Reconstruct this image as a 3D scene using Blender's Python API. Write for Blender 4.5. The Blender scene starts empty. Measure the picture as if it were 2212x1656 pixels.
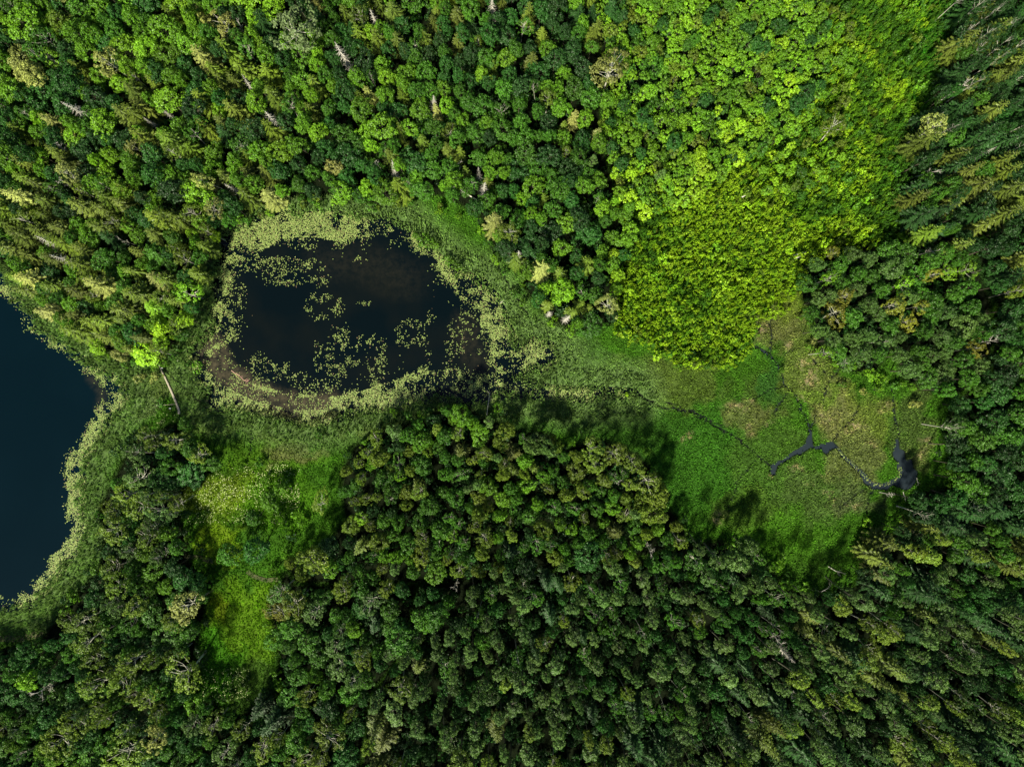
import bpy, math, random
import numpy as np
from mathutils import Vector
R_ = math.radians
rng = np.random.default_rng(11)
random.seed(11)
scene = bpy.context.scene
COL = scene.collection

# ------------------------------------------------------------------ camera, sky, sun
ALT = 150.0
S = 225.0 / 2212.0                       # metres on the ground per survey unit
cam_d = bpy.data.cameras.new('camera'); cam_d.lens = 24; cam_d.sensor_width = 36
cam_d.clip_start = 1; cam_d.clip_end = 6000
cam = bpy.data.objects.new('camera', cam_d); COL.objects.link(cam)
cam.location = (0, 0, ALT); cam.rotation_euler = (0, 0, 0)
scene.camera = cam
SUN_EL = R_(47); SUN_AZ_X, SUN_AZ_Y = -0.42, -0.90       # towards the sun, on the map
n_ = math.hypot(SUN_AZ_X, SUN_AZ_Y); SUN_AZ_X /= n_; SUN_AZ_Y /= n_
w = bpy.data.worlds.new('World'); scene.world = w; w.use_nodes = True
nt = w.node_tree; sky = nt.nodes.new('ShaderNodeTexSky'); sky.sky_type = 'NISHITA'; sky.sun_disc = False
sky.sun_elevation = SUN_EL; sky.sun_rotation = math.atan2(SUN_AZ_X, SUN_AZ_Y)
bg = nt.nodes['Background']; bg.inputs[1].default_value = 0.05
nt.links.new(sky.outputs[0], bg.inputs[0])
sd = bpy.data.lights.new('sun', 'SUN'); sd.energy = 5.0; sd.angle = R_(4); sd.color = (1.0, 0.92, 0.74)
so = bpy.data.objects.new('sun', sd); COL.objects.link(so)
dv = Vector((SUN_AZ_X*math.cos(SUN_EL), SUN_AZ_Y*math.cos(SUN_EL), math.sin(SUN_EL)))
so.rotation_euler = dv.to_track_quat('Z', 'Y').to_euler(); so.location = (-60, -90, 120)
scene.view_settings.view_transform = 'Standard'; scene.view_settings.look = 'None'
scene.view_settings.exposure = 1.2; scene.view_settings.gamma = 1
scene.render.resolution_x = 1024; scene.render.resolution_y = 766
scene.cycles.max_bounces = 5; scene.cycles.diffuse_bounces = 3; scene.cycles.transmission_bounces = 3

def wx(px): return (np.asarray(px, float) - 1106) * S
def wy(py): return (828 - np.asarray(py, float)) * S

# ------------------------------------------------------------------ mesh and material helpers
def mesh_np(name, V, F, mat=None, smooth=False):
    """V (n,3); F list of (m,k) int arrays of equal sided faces"""
    V = np.asarray(V, np.float32)
    if not isinstance(F, (list, tuple)): F = [F]
    F = [np.asarray(f, np.int32) for f in F if len(f)]
    me = bpy.data.meshes.new(name)
    me.vertices.add(len(V)); me.vertices.foreach_set('co', V.ravel())
    nl = sum(f.size for f in F); nf = sum(len(f) for f in F)
    me.loops.add(nl); me.polygons.add(nf)
    me.loops.foreach_set('vertex_index', np.concatenate([f.ravel() for f in F]))
    tot = np.concatenate([np.full(len(f), f.shape[1], np.int32) for f in F])
    st = np.concatenate([[0], np.cumsum(tot)[:-1]]).astype(np.int32)
    me.polygons.foreach_set('loop_start', st)
    me.update(calc_edges=True); me.validate()
    if smooth: me.polygons.foreach_set('use_smooth', np.ones(len(me.polygons), bool))
    if mat: me.materials.append(mat)
    return me
def col_attr(me, name, C):
    a = me.color_attributes.new(name, 'FLOAT_COLOR', 'POINT')
    c = np.ones((len(me.vertices), 4), np.float32); c[:, :3] = C
    a.data.foreach_set('color', c.ravel())
def link(name, data, parent=None, loc=None):
    o = bpy.data.objects.new(name, data); COL.objects.link(o)
    if parent: o.parent = parent
    if loc is not None: o.location = loc
    return o
def tag(o, label=None, cat=None, group=None, kind=None):
    if label: o['label'] = label
    if cat: o['category'] = cat
    if group: o['group'] = group
    if kind: o['kind'] = kind
    return o

def new_mat(name):
    m = bpy.data.materials.new(name); m.use_nodes = True
    m.node_tree.nodes.clear(); out = m.node_tree.nodes.new('ShaderNodeOutputMaterial')
    return m, m.node_tree, out
def N(t, typ, **kw):
    n = t.nodes.new(typ)
    for k, v in kw.items(): setattr(n, k, v)
    return n
def leaf_shader(t, out, col, transl=0.28, rough=0.6):
    L = t.links
    d = N(t, 'ShaderNodeBsdfDiffuse'); tr = N(t, 'ShaderNodeBsdfTranslucent'); mx = N(t, 'ShaderNodeMixShader')
    g = N(t, 'ShaderNodeBsdfGlossy'); g.inputs['Roughness'].default_value = 0.5
    g.inputs['Color'].default_value = (.8, .85, .8, 1)
    mg = N(t, 'ShaderNodeMixShader'); mg.inputs[0].default_value = 0.02
    mx.inputs[0].default_value = transl
    L.new(col, d.inputs[0]); L.new(col, tr.inputs[0]); L.new(d.outputs[0], mx.inputs[1]); L.new(tr.outputs[0], mx.inputs[2])
    L.new(mx.outputs[0], mg.inputs[1]); L.new(g.outputs[0], mg.inputs[2]); L.new(mg.outputs[0], out.inputs[0])
def vary(t, col, fac, lo, hi):
    """scale a colour by lo..hi following fac"""
    mr = N(t, 'ShaderNodeMapRange'); mr.inputs[3].default_value = lo; mr.inputs[4].default_value = hi
    t.links.new(fac, mr.inputs[0])
    vm = N(t, 'ShaderNodeVectorMath', operation='SCALE'); t.links.new(col, vm.inputs[0]); t.links.new(mr.outputs[0], vm.inputs[3])
    return vm.outputs[0]
def foliage_mat(name, transl=0.28, lo=0.62, hi=1.45):
    m, t, out = new_mat(name)
    a = N(t, 'ShaderNodeAttribute', attribute_type='INSTANCER', attribute_name='tcol')
    geo = N(t, 'ShaderNodeNewGeometry')
    c = vary(t, a.outputs['Vector'], geo.outputs['Random Per Island'], lo, hi)
    no = N(t, 'ShaderNodeTexNoise'); no.inputs['Scale'].default_value = 0.9; no.inputs['Detail'].default_value = 2
    t.links.new(geo.outputs['Position'], no.inputs['Vector'])
    c = vary(t, c, no.outputs[0], 0.6, 1.4)
    leaf_shader(t, out, c, transl)
    return m
def plain_mat(name, col, rough=0.8, var=0.3, scale=3.0):
    m, t, out = new_mat(name)
    rgb = N(t, 'ShaderNodeRGB'); rgb.outputs[0].default_value = (*col, 1)
    tc = N(t, 'ShaderNodeTexCoord'); no = N(t, 'ShaderNodeTexNoise'); no.inputs['Scale'].default_value = scale; no.inputs['Detail'].default_value = 4
    t.links.new(tc.outputs['Object'], no.inputs['Vector'])
    c = vary(t, rgb.outputs[0], no.outputs[0], 1-var, 1+var)
    b = N(t, 'ShaderNodeBsdfPrincipled'); b.inputs['Roughness'].default_value = rough; b.inputs['Specular IOR Level'].default_value = 0.25
    t.links.new(c, b.inputs['Base Color']); t.links.new(b.outputs[0], out.inputs[0])
    return m
def attr_leaf_mat(name, transl=0.25, lo=0.7, hi=1.3):
    m, t, out = new_mat(name)
    a = N(t, 'ShaderNodeAttribute', attribute_type='GEOMETRY', attribute_name='tcol')
    geo = N(t, 'ShaderNodeNewGeometry')
    c = vary(t, a.outputs['Color'], geo.outputs['Random Per Island'], lo, hi)
    leaf_shader(t, out, c, transl)
    return m
M_leaf = foliage_mat('leaves', .25, .5, 1.65)
M_needle = foliage_mat('needles', 0.12, 0.55, 1.6)
M_grass = attr_leaf_mat('grass_blades', 0.3, 0.6, 1.4)
M_pad = attr_leaf_mat('lily_leaf', 0.1, 0.75, 1.2)
M_bark = plain_mat('brown_bark', (0.06, 0.055, 0.036), 0.9)
M_birch = plain_mat('pale_bark', (0.34, 0.34, 0.27), 0.8, 0.45, 2.0)
M_grey = plain_mat('grey_bark', (0.085, 0.085, 0.06), 0.9)
M_dead = plain_mat('bleached_wood', (0.44, 0.425, 0.36), 0.85, 0.25)
M_pinebark = plain_mat('reddish_bark', (0.24, 0.15, 0.09), 0.9)
M_plank = plain_mat('weathered_planks', (0.32, 0.29, 0.22), 0.85, 0.35, 6.0)
M_white = plain_mat('white_paint', (0.8, 0.8, 0.78), 0.5, 0.04)

# ------------------------------------------------------------------ polygon tools (survey units, seen from straight above)
def inside(poly, X, Y):
    P = np.asarray(poly, float); r = np.zeros(X.shape, bool)
    x0, y0 = P[-1]
    for x1, y1 in P:
        if y0 != y1:
            c = ((y0 > Y) != (y1 > Y)) & (X < (x1-x0)*(Y-y0)/(y1-y0)+x0); r ^= c
        x0, y0 = x1, y1
    return r
def dist_line(pts, X, Y, closed=False):
    P = [tuple(p[:2]) for p in pts]
    if closed: P = P + [P[0]]
    D = np.full(X.shape, 1e9)
    for (x0, y0), (x1, y1) in zip(P[:-1], P[1:]):
        dx, dy = x1-x0, y1-y0; l2 = dx*dx+dy*dy+1e-9
        t = np.clip(((X-x0)*dx+(Y-y0)*dy)/l2, 0, 1)
        D = np.minimum(D, np.hypot(X-x0-t*dx, Y-y0-t*dy))
    return D
def sdf(poly, X, Y):                      # negative inside
    d = dist_line(poly, X, Y, True); return np.where(inside(poly, X, Y), -d, d)
_tab = np.random.default_rng(5).random((256, 256))
def vnoise(X, Y, sc, seed=0):
    x = X/sc + 17.3*seed; y = Y/sc + 9.1*seed
    xi = np.floor(x).astype(int); yi = np.floor(y).astype(int); fx = x-xi; fy = y-yi
    fx = fx*fx*(3-2*fx); fy = fy*fy*(3-2*fy)
    g = lambda a, b: _tab[a & 255, b & 255]
    return (g(xi, yi)*(1-fx)+g(xi+1, yi)*fx)*(1-fy) + (g(xi, yi+1)*(1-fx)+g(xi+1, yi+1)*fx)*fy
def fbm(X, Y, sc, seed=0, o=4):
    r = 0; a = 1; s = 0
    for k in range(o): r = r + a*vnoise(X, Y, sc, seed+k*3); s += a; a *= 0.55; sc = sc/2.1
    return r/s

LAKE = [(0,629),(20,639),(43,662),(63,709),(90,739),(133,765),(167,785),(187,805),(217,819),(230,842),(230,859),(220,872),(207,892),(190,929),(173,962),(150,989),(143,1019),(147,1052),(147,1104),(152,1154),(127,1187),(100,1224),(77,1264),(60,1284),(20,1294),(0,1291),(-200,1320),(-900,1500),(-900,300),(-200,590)]
POND = [(553,552),(587,530),(627,512),(687,513),(737,523),(757,513),(804,513),(840,512),(850,493),(884,508),(904,533),(944,560),(955,592),(977,612),(984,640),(1024,652),(1039,664),(1037,705),(1044,752),(1059,772),(1057,792),(1037,813),(1020,816),(990,809),(967,799),(927,801),(894,799),(880,813),(844,819),(824,829),(797,839),(737,854),(700,860),(650,850),(600,842),(527,825),(487,785),(470,748),(500,728),(497,699),(507,679),(505,635),(498,595),(490,569),(520,558)]
PADPOND = [(470,520),(500,495),(560,470),(620,462),(700,462),(780,468),(840,478),(870,488),(890,505),(905,525),(940,548),(970,575),(1000,592),(1040,605),(1070,640),(1090,680),(1105,720),(1120,760),(1150,735),(1190,745),(1200,775),(1170,800),(1150,790),(1130,800),(1120,815),(1180,838),(1230,842),(1290,842),(1370,847),(1372,853),(1310,853),(1290,858),(1250,862),(1200,857),(1140,854),(1080,855),(1060,862),(1000,870),(950,860),(900,866),(860,878),(800,884),(750,897),(710,907),(660,915),(610,900),(560,890),(510,880),(470,885),(450,875),(455,840),(430,820),(410,780),(415,745),(440,735),(462,700),(455,660),(465,600),(470,560)]
PADLAKE = [(0,590),(15,605),(40,640),(75,690),(100,720),(140,748),(190,785),(240,810),(265,830),(272,858),(252,890),(228,925),(205,960),(182,1000),(176,1050),(178,1110),(185,1150),(155,1200),(132,1232),(100,1275),(70,1305),(0,1318),(-200,1345),(-900,1560),(-900,250),(-200,560)]
z5 = lambda L: [(1474+x*.3335, 552+y*.3335) for x, y in L]
STREAM = z5([(570,1370),(575,1415),(598,1420),(612,1362),(660,1330),(720,1292),(770,1282),(822,1240),(890,1252),(930,1282),(962,1250),(1000,1242),(1040,1312),(1090,1352),(1150,1412),(1180,1472),(1230,1512),(1320,1512),(1370,1482),(1430,1512),(1480,1502),(1510,1460),(1520,1400),(1490,1372),(1490,1322),(1440,1320),(1440,1270),(1405,1250),(1395,1180),(1385,1180),(1362,1290),(1392,1340),(1402,1420),(1350,1458),(1290,1478),(1232,1468),(1192,1420),(1122,1358),(1062,1308),(1012,1248),(970,1205),(910,1220),(850,1240),(835,1160),(818,1165),(800,1220),(720,1270),(640,1328),(590,1348)])
DITCH = [(z5(l), wd) for l, wd in [
 ([(830,1170),(825,1100),(790,1040),(760,980),(740,900),(690,860),(655,840),(650,790),(620,720),(600,680),(560,640),(575,580),(570,500),(575,350)], 2.2),
 ([(830,1170),(845,1080),(870,1010),(892,950),(920,900),(925,850),(960,790),(1010,740)], 2.0),
 ([(1390,1180),(1385,1060),(1365,960),(1350,870),(1340,810)], 1.8), ([(960,1205),(1020,1130),(1100,1060),(1130,1020),(1140,980)], 1.2),
 ([(-100,950),(0,990),(100,1040),(220,1110),(360,1180),(420,1240),(500,1310),(570,1360)], .8),
 ([(600,1020),(620,970),(650,930),(690,870)], 1.5), ([(925,760),(840,680)], 1.0), ([(1190,1680),(1205,1590),(1228,1520)], 1.6),
 ([(470,590),(520,610),(560,640)], 3.0), ([(1000,1655),(1100,1560),(1190,1500)], 0.9), ([(650,850),(560,870),(450,940)], 0.8),
 ([(300,1655),(340,1500),(400,1400),(470,1330)], 0.7), ([(640,670),(690,620),(760,600)], 0.9), ([(1310,1600),(1315,1510)], 1.0)]]
DITCH += [([(1030,470),(1060,530),(1100,620),(1140,680)], 0.7), ([(350,790),(400,840),(440,872)], 0.8), ([(540,980),(545,950),(542,930)], 1.5), ([(1375,850),(1430,880),(1500,890),(1560,920)], 1.6)]

# forest zones, as the crowns lie on the map
F_TOP = [(-160,-160),(1300,-160),(1290,0),(1300,300),(1330,420),(1310,560),(1345,690),(1290,718),(1230,715),(1180,685),(1140,640),(1110,570),(1060,530),(1035,470),(960,425),(880,425),(800,440),(740,425),(680,425),(600,432),(540,455),(480,500),(445,520),(432,560),(424,640),(412,700),(385,740),(340,782),(290,778),(230,760),(170,720),(120,685),(70,640),(35,600),(-20,540),(-160,500)]
F_YOUNG = [(1290,-160),(1810,-160),(1790,0),(1800,120),(1780,210),(1720,290),(1630,340),(1540,400),(1480,440),(1400,470),(1330,420),(1300,300),(1290,0)]
F_MID = [(1330,420),(1345,470),(1375,520),(1350,600),(1340,690),(1310,600),(1310,560)]
THICKET = [(1480,440),(1540,400),(1630,340),(1720,290),(1780,210),(1800,120),(1790,0),(1810,-160),(2080,-160),(2060,0),(2035,150),(1975,260),(1955,400),(1960,500),(1880,530),(1800,530),(1735,560),(1715,620),(1690,660),(1640,680),(1600,750),(1560,790),(1500,795),(1430,750),(1370,730),(1335,700),(1340,690),(1350,600),(1375,520),(1345,440),(1400,430)]
F_ASPEN = [(1730,560),(1800,525),(1900,530),(1990,500),(2100,560),(2140,650),(2140,800),(2060,860),(2000,845),(1950,820),(1925,760),(1880,812),(1820,800),(1765,760),(1745,680),(1720,620)]
F_RIGHT = [(2080,-160),(2380,-160),(2380,640),(2160,640),(2110,560),(1990,505),(1965,500),(1960,400),(1985,260),(2045,150),(2075,0)]
F_EAST = [(2150,640),(2380,640),(2380,1130),(1960,1130),(1975,1070),(2000,1060),(2050,1050),(2060,1000),(2035,930),(2055,870),(2140,805)]
F_STAND = [(740,1010),(765,960),(830,925),(900,905),(960,880),(1010,870),(1040,900),(1080,912),(1130,932),(1190,935),(1225,970),(1260,950),(1310,950),(1380,980),(1430,1030),(1440,1090),(1478,1130),(1490,1175),(1400,1200),(1200,1230),(1000,1260),(860,1260),(640,1260),(610,1210),(700,1180),(745,1120),(735,1060)]
F_PINES = [(900,1260),(1200,1230),(1400,1200),(1490,1175),(1550,1165),(1640,1190),(1680,1245),(1740,1290),(1850,1260),(1900,1250),(2380,1130),(2380,1820),(760,1820),(800,1500),(880,1400)]
F_SE = [(1850,1260),(1880,1180),(1960,1130),(2380,1130),(2380,1400),(2100,1400)]
F_SW = [(-160,1400),(0,1398),(90,1375),(150,1300),(215,1225),(228,1150),(212,1110),(232,1060),(262,1000),(290,945),(380,910),(415,955),(470,990),(445,1040),(400,1050),(392,1120),(408,1165),(415,1225),(465,1252),(448,1310),(425,1400),(412,1490),(510,1545),(600,1500),(600,1400),(578,1290),(620,1230),(640,1260),(900,1260),(880,1400),(800,1500),(760,1820),(-160,1820)]
FORESTS = [F_TOP, F_YOUNG, F_MID, F_ASPEN, F_RIGHT, F_EAST, F_STAND, F_PINES, F_SE, F_SW]

# ------------------------------------------------------------------ ground colour: what grows where, some patches with tree shade painted in
def C(*a): return np.array(a, float)
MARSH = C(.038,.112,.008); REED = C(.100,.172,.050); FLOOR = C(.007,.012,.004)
PATCH = [  # (x, y, rx, ry, colour, strength)
 (1540,1000,150,120,C(.030,.105,.010),.8),(1300,830,110,60,C(.05,.11,.022),.7),(1190,790,60,35,C(.028,.075,.012),.6),(1400,800,70,40,C(.06,.11,.018),.6),  # dark oval right of the pond: the stand's shadow, painted as darker vegetation
 (1660,1000,90,80,C(.055,.11,.018),.6),(1120,900,160,30,C(.030,.095,.012),.7),(1330,930,120,60,C(.030,.090,.012),.6),  # long thin dark band above the stand: its shadow painted into the ground colour
 (1470,830,80,60,C(.075,.11,.022),.7),(1640,860,60,60,C(.055,.10,.018),.7),(1690,700,60,40,C(.11,.125,.04),.9),(1740,790,60,60,C(.10,.135,.030),.75),
 (1610,910,50,30,C(.12,.13,.045),.6),(1800,890,60,60,C(.13,.135,.05),.8),(1870,900,50,60,C(.095,.13,.025),.8),(1850,990,60,50,C(.10,.12,.04),.8),
 (1770,860,30,20,C(.08,.15,.015),.7),(1970,900,40,90,C(.05,.08,.02),.8),(1760,1080,90,60,C(.065,.11,.028),.7),(1600,1110,70,40,C(.06,.10,.015),.5),
 (1690,1170,90,60,C(.045,.13,.008),.8),(1750,1230,60,40,C(.03,.08,.008),.6),(1850,1080,50,40,C(.08,.105,.04),.7),
 (1660,820,26,55,C(.026,.090,.014),.8),(1990,1000,30,30,C(.075,.09,.03),.8),
 (500,905,110,28,C(.085,.135,.018),.8),(600,925,80,30,C(.095,.13,.024),.8),(580,985,100,34,C(.065,.15,.009),.85),(760,925,60,22,C(.07,.09,.016),.9),
 (620,975,60,20,C(.14,.12,.06),.55),(700,900,110,18,C(.05,.10,.028),.6),
 (480,1060,90,50,C(.12,.19,.014),.9),(475,1175,48,50,C(.12,.21,.010),.97),(600,1080,90,60,C(.06,.16,.008),.85),(330,1020,60,60,C(.04,.09,.012),.7),
 (525,1330,70,70,C(.085,.18,.008),.95),(488,1320,16,40,C(.13,.19,.010),.8),(540,1400,55,80,C(.08,.17,.009),.9),(468,1430,46,75,C(.040,.145,.007),.85),(560,1480,60,50,C(.04,.09,.014),.8),  # deep green strip on the meadow's left: shade of the trees beside it, painted
 (1250,770,60,35,C(.06,.12,.03),.5),(60,1345,90,20,C(.05,.09,.02),.7),(390,800,50,60,C(.07,.125,.022),.8),(330,830,60,30,C(.10,.14,.04),.7),(310,880,40,25,C(.09,.115,.05),.7),
 (410,800,20,14,C(.05,.14,.02),.8),(210,770,60,40,C(.07,.11,.022),.6),(915,520,26,12,C(.07,.16,.015),.9),(985,575,24,14,C(.07,.16,.012),.9),
 (1700,640,40,60,C(.10,.15,.018),.7),(1990,80,70,170,C(.022,.13,.005),.95),(1920,150,60,150,C(.08,.19,.007),.9),(1800,110,40,40,C(.13,.24,.01),.9),(2130,600,40,40,C(.02,.06,.012),.95)]  # deep green strip by the right forest has its shade put into the colour
TAN = [(1474+x*.3335, 552+y*.3335, r*.3335) for x, y, r in [(340,1010,45),(420,960,32),(450,1120,42),(580,1095,20),(730,1400,45),(545,1455,28),(940,1050,55),(930,1400,40),(940,1535,45),(790,920,40),(810,720,60),(820,800,60),(510,480,55),(1110,1120,60),(1180,1220,40),(1550,1190,38),(1560,1310,30),(960,1590,30),(1130,1620,40),(690,590,40),(1290,970,40),(20,1180,35),(240,1700,60),(780,1500,30),(1170,1630,14),(600,1850,16)]]
def ground_col(X, Y):
    n1 = fbm(X, Y, 60, 1)[..., None]; n2 = fbm(X, Y, 14, 2)[..., None]
    Cc = MARSH*np.ones(X.shape+(1,))
    wxp = X + 110*(fbm(X, Y, 46, 7)-.5); wyp = Y + 110*(fbm(X, Y, 46, 8)-.5)
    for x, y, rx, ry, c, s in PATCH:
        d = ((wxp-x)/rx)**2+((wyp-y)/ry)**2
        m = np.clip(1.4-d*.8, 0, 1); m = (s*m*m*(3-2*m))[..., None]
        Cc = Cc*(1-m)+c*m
    dp = np.minimum(sdf(PADPOND, X, Y), sdf(PADLAKE, X, Y))
    m = np.clip(1.75-dp/46, 0, 1)[..., None]*np.clip(.85+.9*(fbm(X, Y, 50, 4)[..., None]-.3), 0, .97)
    Cc = Cc*(1-m)+REED*m
    fine = fbm(X, Y, 5, 9, 3)
    for x, y, r in TAN:
        d = np.hypot((wxp*.5+X*.5)-x, ((wyp*.5+Y*.5)-y)*1.25)/r
        m = (np.clip(1.25-d, 0, 1)*np.clip((fine-.44)*5, 0, 1)*.9)[..., None]
        Cc = Cc*(1-m)+C(.25,.21,.12)*m
    Cc = Cc*(0.75+0.5*n1)*(0.6+0.8*n2)
    mud = dist_line([(470,770),(500,830),(560,860),(640,880),(700,880)], X, Y)
    m = (np.clip(1.5-mud/30, 0, 1))[..., None]*(dp < 3)[..., None]
    Cc = Cc*(1-m)+C(.05,.045,.03)*m
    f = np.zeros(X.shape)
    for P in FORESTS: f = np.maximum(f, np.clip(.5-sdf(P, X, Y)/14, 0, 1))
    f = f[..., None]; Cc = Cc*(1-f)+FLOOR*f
    return Cc
def ditch_d(X, Y):
    D = np.full(X.shape, 99.)
    jx = X+5*(fbm(X, Y, 12, 21, 3)-.5)*2; jy = Y+5*(fbm(X, Y, 12, 22, 3)-.5)*2
    for l, wd in DITCH: D = np.minimum(D, dist_line(l, jx, jy)-wd*.6)
    D = np.minimum(D, -.8+sdf(STREAM, X+4*(fbm(X, Y, 9, 23, 2)-.5), Y+4*(fbm(X, Y, 9, 24, 2)-.5)))
    return D

# ------------------------------------------------------------------ setting
def build_ground():
    gx = np.arange(-260, 2473, 3.2); gy = np.arange(-260, 1917, 3.2)
    gx = np.concatenate([[-60000, -12000, -3000, -900], gx, [3200, 6000, 14000, 62000]])
    gy = np.concatenate([[-60000, -12000, -3000, -900], gy, [2600, 5000, 14000, 62000]])
    X, Y = np.meshgrid(gx, gy); nx, ny = len(gx), len(gy)
    dp = np.minimum(sdf(PADPOND, X, Y), sdf(PADLAKE, X, Y)); dd = ditch_d(X, Y)
    Z = np.clip((dp-9)/14, -1.2, .22)+.10*(fbm(X, Y, 30, 3)-.5)
    Z = np.minimum(Z, np.clip(dd/7, -.7, .3)+.05)
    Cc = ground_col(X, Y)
    dk = np.clip(1.4-dd/1.6, 0, 1)[..., None]; Cc = Cc*(1-dk)+C(.008,.011,.010)*dk
    i = np.arange((ny-1)*(nx-1)); r = i//(nx-1); c = i % (nx-1); a = r*nx+c
    F = np.stack([a, a+nx, a+nx+1, a+1], 1)
    m, t, out = new_mat('ground')
    at = N(t, 'ShaderNodeAttribute', attribute_type='GEOMETRY', attribute_name='tcol')
    geo = N(t, 'ShaderNodeNewGeometry')
    n1 = N(t, 'ShaderNodeTexNoise'); n1.inputs['Scale'].default_value = 2.6; n1.inputs['Detail'].default_value = 5
    t.links.new(geo.outputs['Position'], n1.inputs['Vector'])
    cc = vary(t, at.outputs['Color'], n1.outputs[0], .35, 1.5)
    b = N(t, 'ShaderNodeBsdfPrincipled'); b.inputs['Roughness'].default_value = .95; b.inputs['Specular IOR Level'].default_value = .05
    bu = N(t, 'ShaderNodeBump'); bu.inputs['Strength'].default_value = .8; bu.inputs['Distance'].default_value = .3
    t.links.new(n1.outputs[0], bu.inputs['Height']); t.links.new(bu.outputs[0], b.inputs['Normal'])
    t.links.new(cc, b.inputs['Base Color']); t.links.new(b.outputs[0], out.inputs[0])
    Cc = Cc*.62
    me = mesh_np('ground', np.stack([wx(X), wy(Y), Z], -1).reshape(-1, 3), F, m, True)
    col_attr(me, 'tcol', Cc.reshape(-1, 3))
    tag(link('ground', me), 'marshy ground and dark forest floor', kind='structure')
def water_mat(name, deep, murky, scale):
    m, t, out = new_mat(name)
    geo = N(t, 'ShaderNodeNewGeometry')
    n1 = N(t, 'ShaderNodeTexNoise'); n1.inputs['Scale'].default_value = scale; n1.inputs['Detail'].default_value = 4
    t.links.new(geo.outputs['Position'], n1.inputs['Vector'])
    cr = N(t, 'ShaderNodeValToRGB'); cr.color_ramp.elements[0].position = .42; cr.color_ramp.elements[1].position = .72
    cr.color_ramp.elements[0].color = (*deep, 1); cr.color_ramp.elements[1].color = (*murky, 1)
    t.links.new(n1.outputs[0], cr.inputs[0])
    at = N(t, 'ShaderNodeAttribute', attribute_type='GEOMETRY', attribute_name='silt')
    mix = N(t, 'ShaderNodeMix', data_type='RGBA'); t.links.new(at.outputs['Fac'], mix.inputs['Factor'])
    t.links.new(cr.outputs[0], mix.inputs[6])
    n3 = N(t, 'ShaderNodeTexNoise'); n3.inputs['Scale'].default_value = .8; n3.inputs['Detail'].default_value = 7; n3.inputs['Roughness'].default_value = .7
    t.links.new(geo.outputs['Position'], n3.inputs['Vector'])
    c3 = N(t, 'ShaderNodeValToRGB'); c3.color_ramp.elements[0].color = (.008, .009, .007, 1); c3.color_ramp.elements[1].color = (.06, .052, .03, 1)
    c3.color_ramp.elements[0].position = .38; c3.color_ramp.elements[1].position = .72
    t.links.new(n3.outputs[0], c3.inputs[0]); t.links.new(c3.outputs[0], mix.inputs[7])
    b = N(t, 'ShaderNodeBsdfPrincipled'); b.inputs['Roughness'].default_value = .12; b.inputs['IOR'].default_value = 1.33; b.inputs['Specular IOR Level'].default_value = .3
    t.links.new(mix.outputs[2], b.inputs['Base Color'])
    n2 = N(t, 'ShaderNodeTexNoise'); n2.inputs['Scale'].default_value = 2.2; n2.inputs['Detail'].default_value = 3
    t.links.new(geo.outputs['Position'], n2.inputs['Vector'])
    bu = N(t, 'ShaderNodeBump'); bu.inputs['Strength'].default_value = .25; bu.inputs['Distance'].default_value = .05
    t.links.new(n2.outputs[0], bu.inputs['Height']); t.links.new(bu.outputs[0], b.inputs['Normal'])
    t.links.new(b.outputs[0], out.inputs[0])
    return m
def build_water(name, x0, x1, y0, y1, mat, label, stp=6.0):
    X, Y = np.meshgrid(np.arange(x0, x1+1, stp), np.arange(y0, y1+1, stp)); ny, nx = X.shape
    i = np.arange((ny-1)*(nx-1)); r = i//(nx-1); c = i % (nx-1); a = r*nx+c
    me = mesh_np(name, np.stack([wx(X), wy(Y), 0*X], -1).reshape(-1, 3), np.stack([a, a+nx, a+nx+1, a+1], 1), mat)
    d = dist_line([(455,745),(485,805),(540,845),(600,866),(660,880),(715,872)], X, Y)+22*(fbm(X, Y, 25, 5)-.5)
    s = np.clip((34-d)/16, 0, 1)
    d2 = dist_line([(700,565),(790,570),(880,600)], X, Y)+30*(fbm(X, Y, 30, 6)-.5)
    s = np.maximum(s, .13*np.clip((60-d2)/50, 0, 1))
    d3 = dist_line([(1000,700),(1035,790)], X, Y)+30*(fbm(X, Y, 30, 12)-.5); s = np.maximum(s, .25*np.clip((40-d3)/40, 0, 1))
    d4 = dist_line([(195,815),(222,850),(215,880)], X, Y); s = np.maximum(s, .35*np.clip((16-d4)/16, 0, 1))
    at = me.attributes.new('silt', 'FLOAT', 'POINT'); at.data.foreach_set('value', s.ravel().astype(np.float32))
    tag(link(name, me), label, kind='structure')
build_ground()
build_water('lake_water', -900, 300, 520, 1400, water_mat('lake_water', (.0003,.0042,.0066), (.0005,.0050,.0078), .05), 'deep blue lake on the left side')
build_water('pond_water', 376, 1418, 430, 948, water_mat('pond_water', (.0008,.0028,.0036), (.003,.0044,.0038), .08), 'dark round pond edged by lily pads')
build_water('stream_water', 1400, 2050, 560, 1260, water_mat('stream_water', (.012,.018,.023), (.018,.026,.030), .2), 'narrow stream winding through the marsh')

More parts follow.
